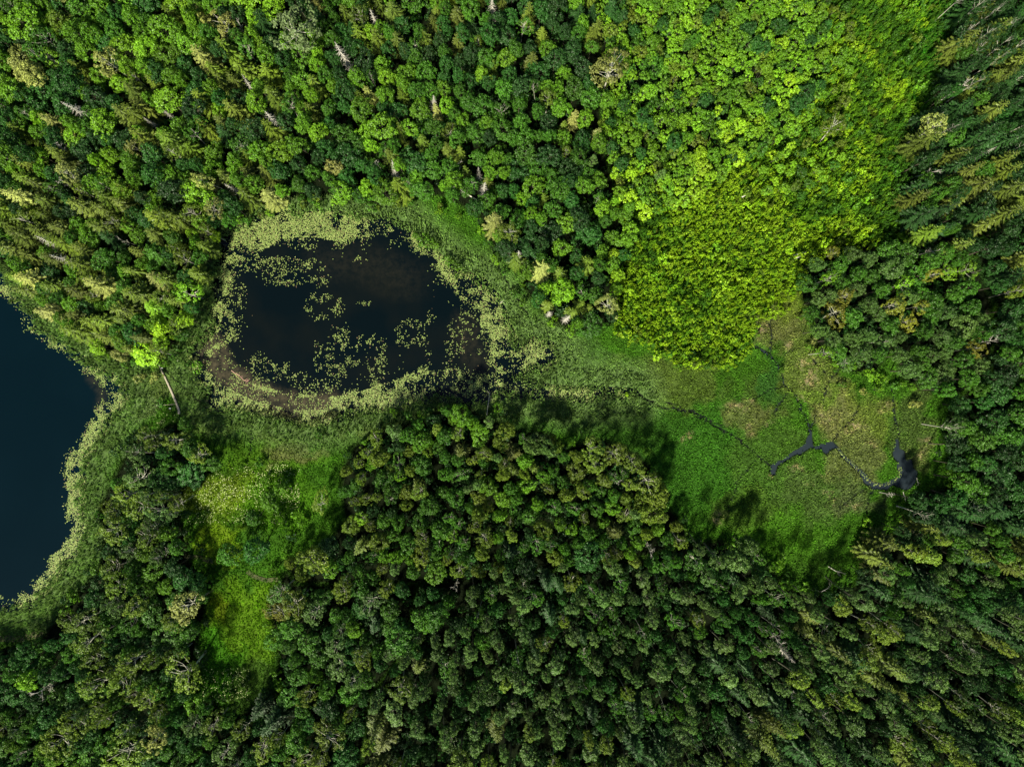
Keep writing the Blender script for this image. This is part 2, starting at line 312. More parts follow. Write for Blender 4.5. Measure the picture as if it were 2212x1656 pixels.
# ------------------------------------------------------------------ shapes of foliage
def unit(v): return v/np.maximum(np.linalg.norm(v, axis=-1, keepdims=True), 1e-9)
def quads(P, Nn, size, r, aspect=1.0):
    n = len(P); Nn = unit(Nn); t = unit(np.cross(Nn, r.normal(size=(n, 3)))); b = np.cross(Nn, t)
    s = np.asarray(size).reshape(-1, 1)*.5
    V = np.stack([P-t*s*aspect, P-b*s*.75, P+t*s*aspect, P+b*s*.75], 1).reshape(-1, 3)
    return V, np.arange(4*n).reshape(n, 4)
def crown_clumps(seed, R, RZ, zc, ncl, nleaf, clr, leaf, low=-.45, lobes=.18, shell=.86, top_taper=0.0):
    r = np.random.default_rng(seed); V = []; F = []; off = 0; cents = []
    ph = r.random(4)*6.28
    tries = 0
    while len(cents) < ncl and tries < 4000:
        tries += 1
        d = unit(r.normal(size=3))
        if d[2] < low: continue
        a = math.atan2(d[1], d[0])
        k = 1+lobes*math.sin(2*a+ph[0])+lobes*.7*math.sin(3*a+ph[1])+lobes*.5*math.sin(5*a+ph[2])
        rr = shell*(1-.35*r.random()**2)
        p = np.array([d[0]*R*k*rr, d[1]*R*k*rr, d[2]*RZ*rr])
        if top_taper and p[2] > 0: p[:2] *= 1-top_taper*p[2]/RZ
        if all(np.linalg.norm((p-q)/[1, 1, 1.2]) > clr*.62 for q, _ in cents): cents.append((p, d))
    for p, d in cents:
        cr = clr*r.uniform(.65, 1.15); n = int(nleaf*(cr/clr)**1.5)
        dd = unit(r.normal(size=(n, 3))+d*.75+[0, 0, .35])
        P = p+dd*cr*r.uniform(.55, 1.05, (n, 1))*[1, 1, .8]
        P[:, 2] += zc
        v, f = quads(P, dd*.7+r.normal(size=(n, 3))*.38+[0, 0, .3], r.uniform(.7, 1.35, n)*leaf, r)
        V.append(v); F.append(f+off); off += len(v)
    return np.concatenate(V), np.concatenate(F), [(p+[0, 0, zc]) for p, _ in cents]
def tube(path, rad, sides=6):
    V = []; F = []; path = [np.asarray(p, float) for p in path]; n = len(path)
    for i, p in enumerate(path):
        d = unit(path[min(i+1, n-1)]-path[max(i-1, 0)])
        u = unit(np.cross(d, [.31, .2, .93] if abs(d[2]) < .9 else [1, .1, 0])); v = np.cross(d, u)
        for k in range(sides):
            a = 2*math.pi*k/sides; V.append(p+(u*math.cos(a)+v*math.sin(a))*rad[i])
    for i in range(n-1):
        for k in range(sides):
            k2 = (k+1) % sides; F.append((i*sides+k, i*sides+k2, (i+1)*sides+k2, (i+1)*sides+k))
    V.append(path[-1]); e = len(V)-1                    # close the tip
    T = [((n-1)*sides+k, (n-1)*sides+(k+1) % sides, e) for k in range(sides)]
    return np.array(V), np.array(F), np.array(T)
class Join:
    def __init__(s): s.V = []; s.Q = []; s.T = []; s.n = 0
    def add(s, V, Q=None, T=None):
        s.V.append(V)
        if Q is not None and len(Q): s.Q.append(np.asarray(Q)+s.n)
        if T is not None and len(T): s.T.append(np.asarray(T)+s.n)
        s.n += len(V)
    def mesh(s, name, mat, smooth=False):
        F = []
        if s.Q: F.append(np.concatenate(s.Q))
        if s.T: F.append(np.concatenate(s.T))
        return mesh_np(name, np.concatenate(s.V), F, mat, smooth)
def trunk_mesh(seed, H, r0, cents, mat, nlimb=7, reach=.9, from_z=.45, sides=7, lr=.35):
    r = np.random.default_rng(seed); J = Join()
    bend = r.normal(size=2)*.25; k = 6
    path = [(bend[0]*math.sin(2.2*i/k), bend[1]*math.sin(1.7*i/k), H*.92*i/k) for i in range(k+1)]
    J.add(*tube(path, [r0*(1-.8*i/k) for i in range(k+1)], sides))
    idx = r.permutation(len(cents))[:nlimb]
    for j in idx:
        c = cents[j]*np.array([reach, reach, 1]); z0 = max(H*from_z*.8, min(c[2]-1.0, H*.85)-r.uniform(.5, 1.6)); q = z0/(H*.92)
        s = np.array([bend[0]*math.sin(2.2*q), bend[1]*math.sin(1.7*q), z0])
        m = (s+c)/2+np.array([0, 0, -.25])+r.normal(size=3)*.12
        J.add(*tube([s, m, c], [r0*lr, r0*lr*.6, r0*.08], 5))
    return J.mesh('trunk', mat, True)
def spruce(seed, H, R, dead=False, sparse=1.0):
    r = np.random.default_rng(seed); V = []; F = []; off = 0; J = Join()
    nw = 17; z0 = H*.16
    for w_ in range(nw):
        q = (w_/(nw-1))**.9; z = z0+(H-z0)*q*.985
        L = R*(1-q)**.7*(.8+.2*min(1, q*6))+.15
        nb = max(4, int(9*(1-q*.45)*sparse)); a0 = r.random()*6.28
        for b in range(nb):
            a = a0+b*6.283/nb+r.normal()*.13; l = L*r.uniform(.72, 1.16); zz = z+r.normal()*.12
            dirh = np.array([math.cos(a), math.sin(a), 0]); side = np.array([-dirh[1], dirh[0], 0])
            droop = .30+.25*(1-q)
            st = max(3, int(l/.30)); P = []
            for k in range(st+1):
                u = k/st; P.append(np.array([0, 0, zz])+dirh*l*u+np.array([0, 0, -droop*l*(u**1.2)+.22*l*u**3]))
            if dead:
                J.add(*tube([P[0], P[st//2], P[-1]], [.06, .04, .012], 3))
                for k in range(1, st+1):
                    for sg in (-1, 1):
                        tw = l*.26*(1-.6*k/st)*r.uniform(.5, 1.2)
                        e = P[k]+side*sg*tw+dirh*tw*.7+np.array([0, 0, -.12*tw])
                        J.add(*tube([P[k], e], [.028, .01], 3))
            else:
                for k in range(1, st+1):
                    c = P[k]; tw = (.12+.22*math.sin(min(1, k/st*1.05)*2.6))*min(1.2, l*.55)*r.uniform(.75, 1.2)
                    for sg in (-1, 1):
                        e = c+side*sg*tw+dirh*tw*.75+np.array([0, 0, -.20*tw+r.normal()*.04])
                        wd = dirh*.15; s0 = P[k-1]*.6+c*.4
                        v = np.array([s0-wd*.4, c+wd*.7, e+wd*.35, e-wd*.5]); V.append(v); F.append(np.arange(4)+off); off += 4
                    if k == st:
                        v = np.array([c-side*.10, c+side*.10, c+dirh*.32+np.array([0, 0, -.02])]);
                        v = np.vstack([v, [c+dirh*.2-side*.08]]); V.append(v); F.append(np.arange(4)+off); off += 4
    T = Join(); T.add(*tube([(0, 0, 0), (0, 0, H*.5), (0, 0, H)], [.2, .12, .02], 6))
    tr = T.mesh('trunk', M_dead if dead else M_bark, True)
    if dead: return J.mesh('branches', M_dead), tr
    return mesh_np('crown', np.concatenate(V), np.array(F), M_needle), tr
def bare_tree(seed, H, R, n1=9):
    r = np.random.default_rng(seed); J = Join(); T = Join()
    bend = r.normal(size=2)*.5
    path = [np.array([bend[0]*u*u, bend[1]*u*u, H*u]) for u in np.linspace(0, 1, 6)]
    T.add(*tube(path, [.17, .15, .12, .09, .06, .025], 6))
    def grow(p, d, L, rad, lev):
        mid = p+d*L*.5+r.normal(size=3)*L*.06; e = p+d*L+np.array([0, 0, .08*L])
        J.add(*tube([p, mid, e], [rad, rad*.75, rad*.4], 4))
        if lev > 0:
            for _ in range(5 if lev == 2 else 4):
                u = r.uniform(.3, 1); q = p+(e-p)*u
                grow(q, unit(d+r.normal(size=3)*.55), L*r.uniform(.35, .6), rad*.5, lev-1)
    for i in range(n1):
        u = r.uniform(.45, 1); a = r.random()*6.28
        p = np.array([bend[0]*u*u, bend[1]*u*u, H*u])
        grow(p, unit(np.array([math.cos(a), math.sin(a), r.uniform(.3, 1.1)])), R*r.uniform(.6, 1), .055, 2)
    return J.mesh('branches', M_dead), T.mesh('trunk', M_dead, True)

# kinds: prototype height, radius, height at which the crown is seen, list of (crown mesh, trunk mesh)
KIND = {}
def make_kinds():
    L = []
    for s in range(8):
        V, F, c = crown_clumps(100+s, 3.0, 3.3, 8.6, 58, 46, .82, .34)
        L.append((mesh_np('crown', V, F, M_leaf), trunk_mesh(200+s, 11.5, .2, c, M_bark)))
    KIND['broadleaf_tree'] = dict(H=12., R=3.3, zc=9.6, protos=L, part='crown')
    L = []
    for s in range(6):
        V, F, c = crown_clumps(300+s, 2.7, 4.0, 11.0, 62, 30, .62, .30, low=-.6, lobes=.26, shell=.95)
        L.append((mesh_np('crown', V, F, M_leaf), trunk_mesh(320+s, 14.6, .2, c, M_birch, 14, 1.0, .5, lr=.38)))
    KIND['birch_tree'] = dict(H=15., R=2.95, zc=12., protos=L, part='crown')
    L = []
    for s in range(7):
        V, F, c = crown_clumps(400+s, 1.7, 3.9, 13.0, 50, 42, .52, .24, low=-.7, lobes=.24, shell=.92, top_taper=.45)
        L.append((mesh_np('crown', V, F, M_needle), trunk_mesh(420+s, 16.6, .2, c, M_grey, 7, .85, .6)))
    KIND['pine_tree'] = dict(H=17., R=2.0, zc=14.6, protos=L, part='crown')
    L = []
    for s in range(6):
        V, F, c = crown_clumps(500+s, 1.35, 1.9, 5.2, 20, 36, .5, .27, low=-.3, lobes=.2)
        L.append((mesh_np('crown', V, F, M_leaf), trunk_mesh(520+s, 6.6, .09, c, M_grey, 4)))
    KIND['young_tree'] = dict(H=7., R=1.5, zc=5.8, protos=L, part='crown')
    L = []
    for s in range(6):
        V, F, c = crown_clumps(600+s, 1.0, .8, .75, 13, 26, .38, .22, low=-.1, lobes=.2)
        L.append((mesh_np('foliage', V, F, M_leaf), trunk_mesh(620+s, 1.2, .04, c, M_grey, 4, .8, .1)))
    KIND['willow_bush'] = dict(H=1.6, R=1.1, zc=1.1, protos=L, part='foliage')
    KIND['spruce_tree'] = dict(H=12., R=2.6, zc=6.4, protos=[spruce(700+s, 12., 3.1) for s in range(5)], part='crown')
    KIND['dead_spruce'] = dict(H=14., R=1.9, zc=9., protos=[spruce(740+s, 14., 1.9, True, .8) for s in range(3)], part='branches')
    KIND['bare_tree'] = dict(H=11., R=2.4, zc=9., protos=[bare_tree(760+s, 10, 1.8) for s in range(3)], part='branches')
make_kinds()

# ------------------------------------------------------------------ where the trees stand
PAL = dict(mid=C(.036,.110,.007), bright=C(.068,.168,.007), blue=C(.020,.078,.010), yellow=C(.185,.330,.010), olive=C(.076,.125,.009), pale=C(.17,.20,.045),
           dark=C(.014,.046,.008), spruce=C(.070,.100,.012), grey=C(.048,.100,.017), ochre=C(.13,.15,.012), lime=C(.105,.235,.008), dead=C(.4,.37,.3), pine=C(.036,.076,.011), silver=C(.115,.17,.06))
WORD = dict(pine='greyish green', silver='silvery green', mid='mid green', bright='bright green', blue='bluish green', yellow='yellow green', olive='olive green', pale='pale olive', dark='dark green',
            spruce='olive green', grey='grey green', ochre='brownish yellow', lime='lime green', dead='bleached grey')
T = []        # x, y (where the crown shows), r, kind, colour key, height, special label or None
def add(x, y, r, kind, col, h, lab=None): T.append([x, y, r, kind, col, h, lab])
SPR = [(449,130,24,'pale'),(292,197,24,'spruce'),(265,247,22,'spruce'),(290,250,26,'olive'),(322,237,20,'spruce'),(327,300,22,'spruce'),(380,307,28,'olive'),(443,217,23,'olive'),(510,237,24,'spruce'),(477,263,19,'spruce'),(482,284,17,'dark'),(594,213,26,'olive'),(684,183,18,'olive'),(497,110,22,'olive'),(563,57,22,'dark'),(127,340,19,'spruce'),(148,346,17,'spruce'),(67,353,19,'spruce'),(55,428,26,'pale'),(12,452,24,'olive'),(238,436,24,'olive'),(137,490,22,'spruce'),(283,417,18,'spruce'),(350,477,27,'olive'),(580,422,22,'pale'),(528,425,22,'olive'),(580,377,20,'spruce'),(540,370,18,'spruce'),(490,377,19,'spruce'),(180,540,20,'spruce'),(27,537,22,'spruce'),(90,400,18,'spruce'),
 (852,27,24,'spruce'),(987,30,20,'spruce'),(934,57,15,'spruce'),(920,83,18,'olive'),(855,87,19,'spruce'),(777,80,17,'olive'),(819,90,20,'olive'),(944,20,13,'spruce'),(1247,27,17,'dark'),(1277,33,15,'dark'),(1317,22,19,'dark'),(1281,73,19,'spruce'),(1062,150,12,'olive'),(872,215,14,'olive'),(842,333,17,'olive'),(970,327,14,'spruce'),(865,410,21,'olive'),(1065,482,27,'pale'),(1217,273,12,'olive'),(1055,393,13,'spruce'),(912,307,13,'olive'),(1020,60,14,'dark'),(1345,40,14,'dark'),
 (67,597,28,'pale'),(185,572,26,'olive'),(200,555,20,'spruce'),(228,624,27,'pale'),(297,629,26,'olive'),(340,603,22,'pale'),(280,662,23,'olive'),(330,665,21,'lime'),(294,585,17,'olive'),(167,632,22,'spruce'),(233,695,24,'olive'),(270,689,20,'olive'),(173,715,25,'olive'),(170,682,20,'spruce'),(233,727,17,'spruce'),(110,669,20,'pale'),(120,560,20,'spruce'),(60,555,18,'spruce'),(20,490,18,'spruce'),(100,470,17,'spruce'),(240,520,18,'dark'),(300,545,16,'spruce'),
 (1167,582,20,'pale'),(1120,560,18,'olive'),(1250,659,13,'olive'),(1270,665,12,'olive'),(1110,975,15,'spruce'),(1107,1190,16,'dark'),(1113,1015,14,'olive'),(1155,1010,12,'olive'),
 (2092,20,26,'dark'),(2140,70,28,'spruce'),(2180,35,26,'dark'),(2190,110,24,'olive'),(2066,238,24,'dark'),(2090,200,20,'spruce'),(2106,262,19,'dark'),(2150,290,18,'dark'),(2083,345,19,'dark'),(2060,435,19,'spruce'),(2003,505,22,'olive'),(2130,170,24,'spruce'),(2185,180,22,'dark'),
 (2040,1135,27,'dark'),(2095,1148,22,'dark'),(2186,1140,22,'dark'),(1900,1270,22,'dark'),(1960,1350,20,'dark'),(1985,1378,20,'dark'),(1555,1440,22,'dark'),(1680,1530,24,'dark'),(1740,1555,17,'dark'),(1950,1505,14,'spruce'),(2000,1455,20,'dark'),(2055,1560,24,'dark'),(2110,1620,22,'dark'),(2190,1640,22,'dark'),(1720,1440,14,'dark'),(1600,1600,17,'dark'),(1930,1500,14,'dark'),(1580,1570,15,'dark'),(560,1530,20,'dark'),(905,1440,20,'spruce')]
for x, y, r, c in SPR: add(x, y, r*1.02, 'spruce_tree', c, r*.36+3.4)
for x, y, r, c, h, lab in [
 (629,46,50,'silver',16,'largest silvery green tree with pale forked limbs at the top edge'),
 (1317,153,36,'pale',15,'big pale birch standing alone among small green trees, upper middle'),
 (1310,652,26,'pale',11,'big pale birch at the marsh edge right of the pond'),
 (2012,278,24,'pale',14,'leaning pale birch with long white trunk at the right forest edge'),
 (1806,282,24,'olive',11,'olive birch with white trunk standing alone in the bright thicket'),
 (1107,500,24,'olive',12,'loose olive birch just right of the star-shaped spruce by the pond'),
 (440,380,20,'pale',12,None),(460,448,24,'pale',12,None),(420,455,20,'olive',12,None),(410,636,26,'lime',8,None),(350,470,18,'olive',12,None),
 (240,1147,30,'olive',12,None),(323,1160,24,'olive',13,None),(253,1264,22,'olive',13,None),(285,1305,26,'olive',12,None),(404,1311,34,'pale',13,'large pale olive tree left of the lower meadow'),
 (193,1384,30,'olive',14,None),(397,1447,36,'olive',13,None),(207,1467,32,'olive',14,None),(287,1437,28,'olive',14,None),(263,1470,26,'olive',14,None),(120,1604,36,'olive',14,None),(153,1567,30,'olive',14,None),
 (277,1624,38,'olive',14,'olive birch with white limbs showing, bottom edge left'),(323,1600,26,'pale',15,None),(677,1207,28,'olive',12,'olive tree with pale star of limbs right of the meadow'),(607,1277,26,'grey',11,'grey feathery tree on the right edge of the lower meadow'),(600,1320,22,'ochre',9,None),(634,1307,26,'olive',13,None),
 (323,942,20,'olive',10,None),(370,952,26,'olive',10,None),(335,962,16,'olive',10,None),(430,985,22,'olive',8,None),(690,1085,22,'olive',7,'round olive tree alone on the grass left of the big stand'),
 (300,1090,30,'olive',12,None),(260,1075,26,'olive',12,None),(335,1105,24,'grey',12,None),
 (1275,965,26,'olive',12,None),(1325,985,26,'olive',12,None),(1370,990,22,'olive',13,'olive tree with pale limbs at the right tip of the big stand'),(1400,1040,30,'olive',13,None),(1290,1000,24,'olive',13,None),
 (858,1490,28,'olive',12,None),(680,1235,20,'olive',12,None)]: add(x, y, r, 'birch_tree', c, h, lab)
for x, y, r, c, h, lab in [
 (1274,1207,33,'blue',12,'large round vivid bluish green tree amid olive crowns below the pond'),
 (1004,892,22,'bright',12,'tall bright green tree poking out of the stand towards the pond'),
 (55,45,42,'bright',11,'very wide bright green tree near the top left corner'),(125,40,22,'olive',12,None),(165,75,24,'bright',11,None),(40,120,34,'pale',12,'wide pale tree with lumpy crown on the left edge, near the top'),(62,160,32,'pale',12,None),
 (155,262,22,'bright',11,None),(105,295,26,'blue',10,None),(150,180,30,'blue',10,None),(245,60,24,'mid',10,None),
 (10,195,30,'bright',11,None),(95,1,24,'bright',11,None),(287,719,28,'blue',8,None),(353,715,25,'yellow',8,None),(330,700,20,'lime',8,None),(402,690,24,'yellow',7,None),(312,763,28,'yellow',7,'bright yellow-green tree above the boardwalk'),
 (207,748,18,'yellow',6,None),(257,765,18,'pale',6,None),(345,735,20,'lime',7,None),(415,505,14,'yellow',7,None),(465,510,12,'yellow',6,None),(435,480,20,'bright',8,None),
 (397,918,16,'mid',7,None),(450,1005,22,'mid',8,None),(310,1194,22,'bright',9,None),(494,1204,30,'mid',10,None),(547,1191,28,'blue',10,None),(57,1474,26,'lime',10,None),(597,1391,24,'mid',8,None),(680,1461,17,'bright',8,None),(380,1220,24,'dark',9,None),
 (577,1085,22,'bright',7,None),(600,1060,16,'bright',5,None),(545,1120,18,'mid',7,None),(860,1385,38,'mid',11,'wide mid green tree in the lower stand near a dark gap'),(935,1330,32,'mid',11,None),(915,1345,28,'mid',10,None),
 (905,950,22,'bright',11,None),(880,940,20,'mid',11,None),(820,980,22,'olive',11,None),(960,940,20,'mid',11,None),(1090,930,22,'olive',11,None),(1165,955,22,'grey',12,None),(1148,965,20,'grey',12,None),(1180,975,22,'grey',12,None),
 (820,1040,24,'mid',11,None),(1420,1080,28,'olive',12,None),(1405,1110,24,'olive',12,None),(1600,1215,26,'grey',12,None),(1615,1180,22,'grey',12,None),(1635,1265,20,'grey',12,None),
 (775,235,26,'bright',10,None),(745,195,24,'blue',10,None),(835,165,20,'lime',10,None),(870,175,18,'bright',10,None),(770,170,22,'bright',10,None),(920,155,24,'mid',10,None),(740,415,22,'lime',8,None),(720,360,20,'pale',9,None),(500,350,22,'bright',9,None),(280,350,26,'bright',9,None)]: add(x, y, r, 'broadleaf_tree', c, h, lab)
for x, y, r, c, h in [(1284,348,12,'grey',12),(1425,378,13,'grey',11),(1900,870,1,'grey',1)][:2]: add(x, y, r, 'pine_tree', c, h, 'grey pine with long reddish trunk showing, %s of two amid small green trees' % ('left' if x < 1300 else 'right'))
DEADL = {(172,235):'white star-shaped dead spruce in the upper left forest',(143,562):'silver dead spruce near the left lake shore',(1040,403):'pinkish white dead spruce above the fallen log',(1034,375):'thin dead spruce just above a larger pinkish dead one',(930,217):'small pinkish dead spruce in the upper middle forest',(744,123):'white dead spruce right of the big grey-green tree',(807,37):'slim pale dead spruce near the top edge',(1062,10):'white dead spruce cut by the top edge',(1222,687):'white spidery dead spruce on the marsh edge right of the pond',(502,402):'grey dead spruce above the top left of the pond'}
for x, y, r in [(172,235,16),(353,240,8),(320,260,9),(502,402,13),(97,524,14),(587,257,16),(807,37,12),(744,123,17),(1062,10,13),(930,217,11),(1034,375,8),(1040,403,15),(143,562,18),(1222,687,11),(1189,675,9),(847,370,12),(1120,555,11),(1700,1415,13),(535,187,11),(2130,330,9)]:
    add(x, y, r, 'dead_spruce', 'dead', r*.55+4, DEADL.get((x, y)))
for x, y, r, h, lab in [(989,353,11,8,'bare dead tree with twisted white twigs above the pond'),(123,320,13,9,None),(515,55,10,9,None),(90,1491,24,11,'big bare whitish dead tree near the bottom left corner'),(1406,1177,14,11,'bare white dead tree among pines right of centre'),(1329,1046,10,10,'small bare grey tree in the big stand'),(130,395,12,9,None),(815,350,11,8,None),(1160,377,7,6,None),(2085,182,14,12,None),(2020,358,15,11,'bare white forked tree at the right forest edge'),(2015,540,12,9,None),(985,1265,14,10,None),(357,1190,14,9,None),(235,1432,12,10,None),(1685,1380,18,11,None),(270,520,9,8,None),(1925,1070,9,6,None),(2145,740,12,11,None),(1712,1510,12,11,None)]:
    add(x, y, r, 'bare_tree', 'dead', h, lab)
for bx, by in [(2067,83),(2079,52),(2084,18),(2056,123),(2052,140),(2059,158),(2036,226),(2098,150),(2110,100)]:        # tall birches of the forest edge
    k = 1/(1-11.5/150); add(1106+(bx-1106)*k, 828+(by-828)*k, random.uniform(13, 17), 'birch_tree', 'dark', 15)
NSPEC = len(T)
cell = {}
def near_ok(x, y, r, f):
    ci, cj = int(x//50), int(y//50)
    for i in range(ci-2, ci+3):
        for j in range(cj-2, cj+3):
            for (a, b, q) in cell.get((i, j), ()):
                if (a-x)**2+(b-y)**2 < (f*(q+r))**2: return False
    return True
def put(x, y, r): cell.setdefault((int(x//50), int(y//50)), []).append((x, y, r))
for t in T: put(t[0], t[1], t[2]*.8)
def fill(poly, mix, rr, f, tries, inset=.5):
    P = np.array(poly); x0, y0 = P.min(0); x1, y1 = P.max(0)
    X = rng.uniform(x0, x1, tries); Y = rng.uniform(y0, y1, tries); s = sdf(poly, X, Y)
    ks = [m[0] for m in mix]; pr = np.array([m[1] for m in mix], float); pr /= pr.sum()
    # big first, then small ones into the gaps
    rad = rng.uniform(rr[0], rr[1], tries); rad = np.where(np.arange(tries) < tries*.3, rad, rr[0]+(rad-rr[0])*.45)
    for x, y, r, d in zip(X, Y, rad, s):
        if d > -r*inset or x < -130 or x > 2342 or y < -130 or y > 1786 or not near_ok(x, y, r, f): continue
        m = mix[rng.choice(len(ks), p=pr)]
        n = vnoise(np.array([x]), np.array([y]), 90, 31)[0]
        cols = m[2]; c = cols[int(min(.999, max(0, n*.7+.3*rng.random()*1.4-.06))*len(cols))]
        k = m[3] if len(m) > 3 else 1
        lo, hi = m[4] if len(m) > 4 else (8.5, 13)
        add(x, y, r*k, m[0], c, rng.uniform(lo, hi)); put(x, y, r*k)
BL, BI, SP, PI_, YT = 'broadleaf_tree', 'birch_tree', 'spruce_tree', 'pine_tree', 'young_tree'
G = ['blue','mid','bright','mid','bright','lime','mid']
fill([(-160,-160),(700,-160),(700,300),(560,440),(300,440),(-160,300)], [(BL,.76,['mid','bright','blue','bright','lime','dark','mid'],1,(8,11)),(SP,.14,['spruce','olive','pale'],.85,(8,11)),(BI,.11,['olive','pale','mid','lime'],.9,(9,12))], (17,35), .70, 9000)
fill([(-160,300),(300,420),(480,440),(430,640),(400,730),(330,785),(100,690),(-20,540),(-160,500)], [(BL,.56,['blue','mid','bright','blue','dark'],1,(7,9)),(SP,.38,['spruce','olive','spruce','pale'],1.05,(9,12)),(BI,.1,['olive'],.9,(9,12))], (15,26), .70, 7000)
fill(F_TOP, [(BL,.85,['blue','mid','dark','bright','mid','blue','lime','mid'],1,(7.5,10.5)),(SP,.09,['spruce','olive','pale'],.7,(8,11)),(BI,.07,['olive','mid','olive'],.8,(9,11))], (15,31), .68, 16000)
fill([(1310,420),(1370,440),(1375,520),(1345,600),(1330,690),(1310,600)], [(BL,1,['mid','bright','blue'],1,(6,8.5))], (14,24), .70, 2000)
fill(F_YOUNG, [(YT,.85,['mid','bright','lime','olive','lime','bright','mid','lime'],1,(4.5,7.5)),(BL,.15,['mid','bright','blue','lime'],1.25,(6.5,8.5))], (10,17), .64, 12000)
fill([(1700,-160),(1850,-160),(1840,0),(1850,120),(1840,330),(1790,430),(1640,420),(1640,330),(1780,210)], [(YT,1,['lime','mid','olive','bright'],1,(4,6))], (9,14), 1.0, 1500)
fill(F_ASPEN, [(BL,.78,['grey','mid','grey','mid','mid','grey','lime'],1,(8,11)),(BI,.22,['grey','ochre','lime','grey'],.85,(8,11))], (17,29), .74, 5000)
fill(F_RIGHT, [(SP,.36,['dark','spruce','dark','dark'],1.05,(11,14)),(BI,.14,['olive','dark','dark'],.8,(12,14)),(BL,.5,['dark','mid','dark','blue','dark'],.9,(8.5,12))], (16,27), .72, 6000)
fill(F_EAST, [(BL,.80,['dark','blue','mid','dark','blue'],1,(9,12)),(BI,.08,['grey','dark','olive'],.9,(11,13)),(SP,.12,['dark'],.9,(11,13))], (18,32), .70, 6000)
fill(F_STAND, [(BL,.60,['mid','bright','mid','olive','dark','blue'],.95,(7,10.5)),(BI,.26,['olive','olive','mid','lime'],.8,(9,12)),(PI_,.11,['grey','olive'],.85,(11,13)),(SP,.03,['spruce'],.75,(10,12))], (14,26), .78, 9000)
fill([(900,1260),(1450,1190),(1640,1190),(1750,1350),(1500,1560),(880,1560)], [(PI_,.56,['olive','pine','grey','pine'],.95,(11,14.5)),(BI,.16,['olive','mid','pine'],.95,(10,13)),(BL,.24,['mid','blue','dark'],.9,(8,11)),(SP,.04,['dark'],.9,(11,13))], (13,23), .92, 9000)
fill(F_SE, [(PI_,.35,['pine','olive'],1,(13,15)),(SP,.25,['dark','spruce'],1,(12,14)),(BL,.4,['blue','mid','dark'],.9,(8,11))], (16,25), .76, 4000)
fill(F_PINES, [(PI_,.56,['pine','olive','pine','grey','pine'],1.0,(12,16)),(BI,.14,['olive','pine'],1.0,(11,14)),(SP,.16,['dark','spruce','dark'],1.1,(12,14)),(BL,.16,['mid','blue','dark','dark'],.95,(9,12))], (14,24), .92, 16000)  # southern woods: vignette-like darkening put into darker, cooler leaf colours
fill(F_SW, [(BL,.66,['dark','mid','blue','mid','bright'],1,(6.5,10)),(BI,.26,['olive','olive','grey','mid'],.95,(10,13)),(SP,.02,['dark'],.8,(10,12))], (16,34), .70, 15000, .85)
for t in T[NSPEC:]:                                                # the young wood brightens towards the thicket
    if t[3] in ('young_tree', 'broadleaf_tree') and t[0] > 1300 and t[1] < 760:
        d = sdf(THICKET, np.array([t[0]]), np.array([t[1]]))[0]
        if d < 150*rng.random() and t[4] not in ('grey',): t[4] = ['lime', 'yellow', 'lime', 'bright'][rng.integers(4)] if t[0] < 1720 else t[4]
# bushes: singles on the marsh and meadow edges
for x, y, r, c in [(1580,772,13,'yellow'),(1505,785,16,'olive'),(1540,790,11,'olive'),(1865,845,9,'pale'),(1975,875,11,'pale'),(1760,735,9,'pale'),(1885,810,16,'lime'),(1355,852,6,'yellow'),(985,575,16,'bright'),(965,565,12,'bright'),(918,518,16,'bright'),(900,512,10,'bright'),(938,528,10,'bright'),(335,815,13,'pale'),(300,815,12,'pale'),(425,795,14,'bright'),(408,785,10,'mid'),(690,940,8,'mid'),(560,1000,12,'mid'),(575,1040,14,'bright'),(620,1040,12,'bright'),(555,1150,12,'mid'),(635,1110,14,'bright'),(1720,590,10,'lime'),(1690,800,7,'bright'),(1840,790,12,'bright'),(1820,830,9,'bright'),(1640,1230,12,'mid'),(1700,1262,15,'bright'),(1745,1275,16,'bright'),(1680,1225,12,'lime'),(1480,1145,10,'bright'),(1230,715,12,'lime'),(1160,650,12,'bright'),(1190,700,10,'lime'),(1880,1155,14,'lime'),(1875,1130,12,'lime'),(345,870,10,'mid'),(465,945,8,'mid'),(520,1010,8,'bright')]:
    add(x, y, r, 'willow_bush', c, 1.2+r*.12); put(x, y, r*.8)
def edge_bushes(line, n, cols, spread, rr):
    L = np.array(line, float); seg = np.hypot(*(L[1:]-L[:-1]).T); cs = np.concatenate([[0], np.cumsum(seg)])
    for u in rng.uniform(0, cs[-1], n):
        k = min(len(seg)-1, np.searchsorted(cs, u)-1); k = max(k, 0); q = (u-cs[k])/seg[k]; p = L[k]*(1-q)+L[k+1]*q
        x, y = p+rng.normal(size=2)*spread; r = rng.uniform(*rr)
        if min(sdf(PADPOND, np.array([x]), np.array([y]))[0], sdf(PADLAKE, np.array([x]), np.array([y]))[0]) < 5 or not near_ok(x, y, r, .62): continue
        add(x, y, r, 'willow_bush', cols[rng.integers(len(cols))], 1.3+r*.13); put(x, y, r*.9)
edge_bushes([(430,540),(420,700),(380,745),(340,790),(230,765),(120,690),(30,605)], 60, ['mid','bright','lime'], 9, (7,12))
edge_bushes([(480,505),(600,440),(740,435),(880,435),(1030,470),(1070,540),(1140,650),(1230,715),(1340,705),(1440,755),(1540,795),(1620,730)], 80, ['mid','bright','lime','olive'], 8, (7,12))
edge_bushes([(740,1000),(830,925),(1010,870),(1190,935),(1380,980),(1440,1090),(1490,1170),(1640,1195),(1740,1285),(1860,1230),(1960,1130),(2050,1040),(2035,930),(2060,870)], 90, ['mid','dark','bright'], 9, (7,13))
edge_bushes([(1740,650),(1760,770),(1870,820),(1990,850)], 24, ['mid','bright'], 10, (6,11))
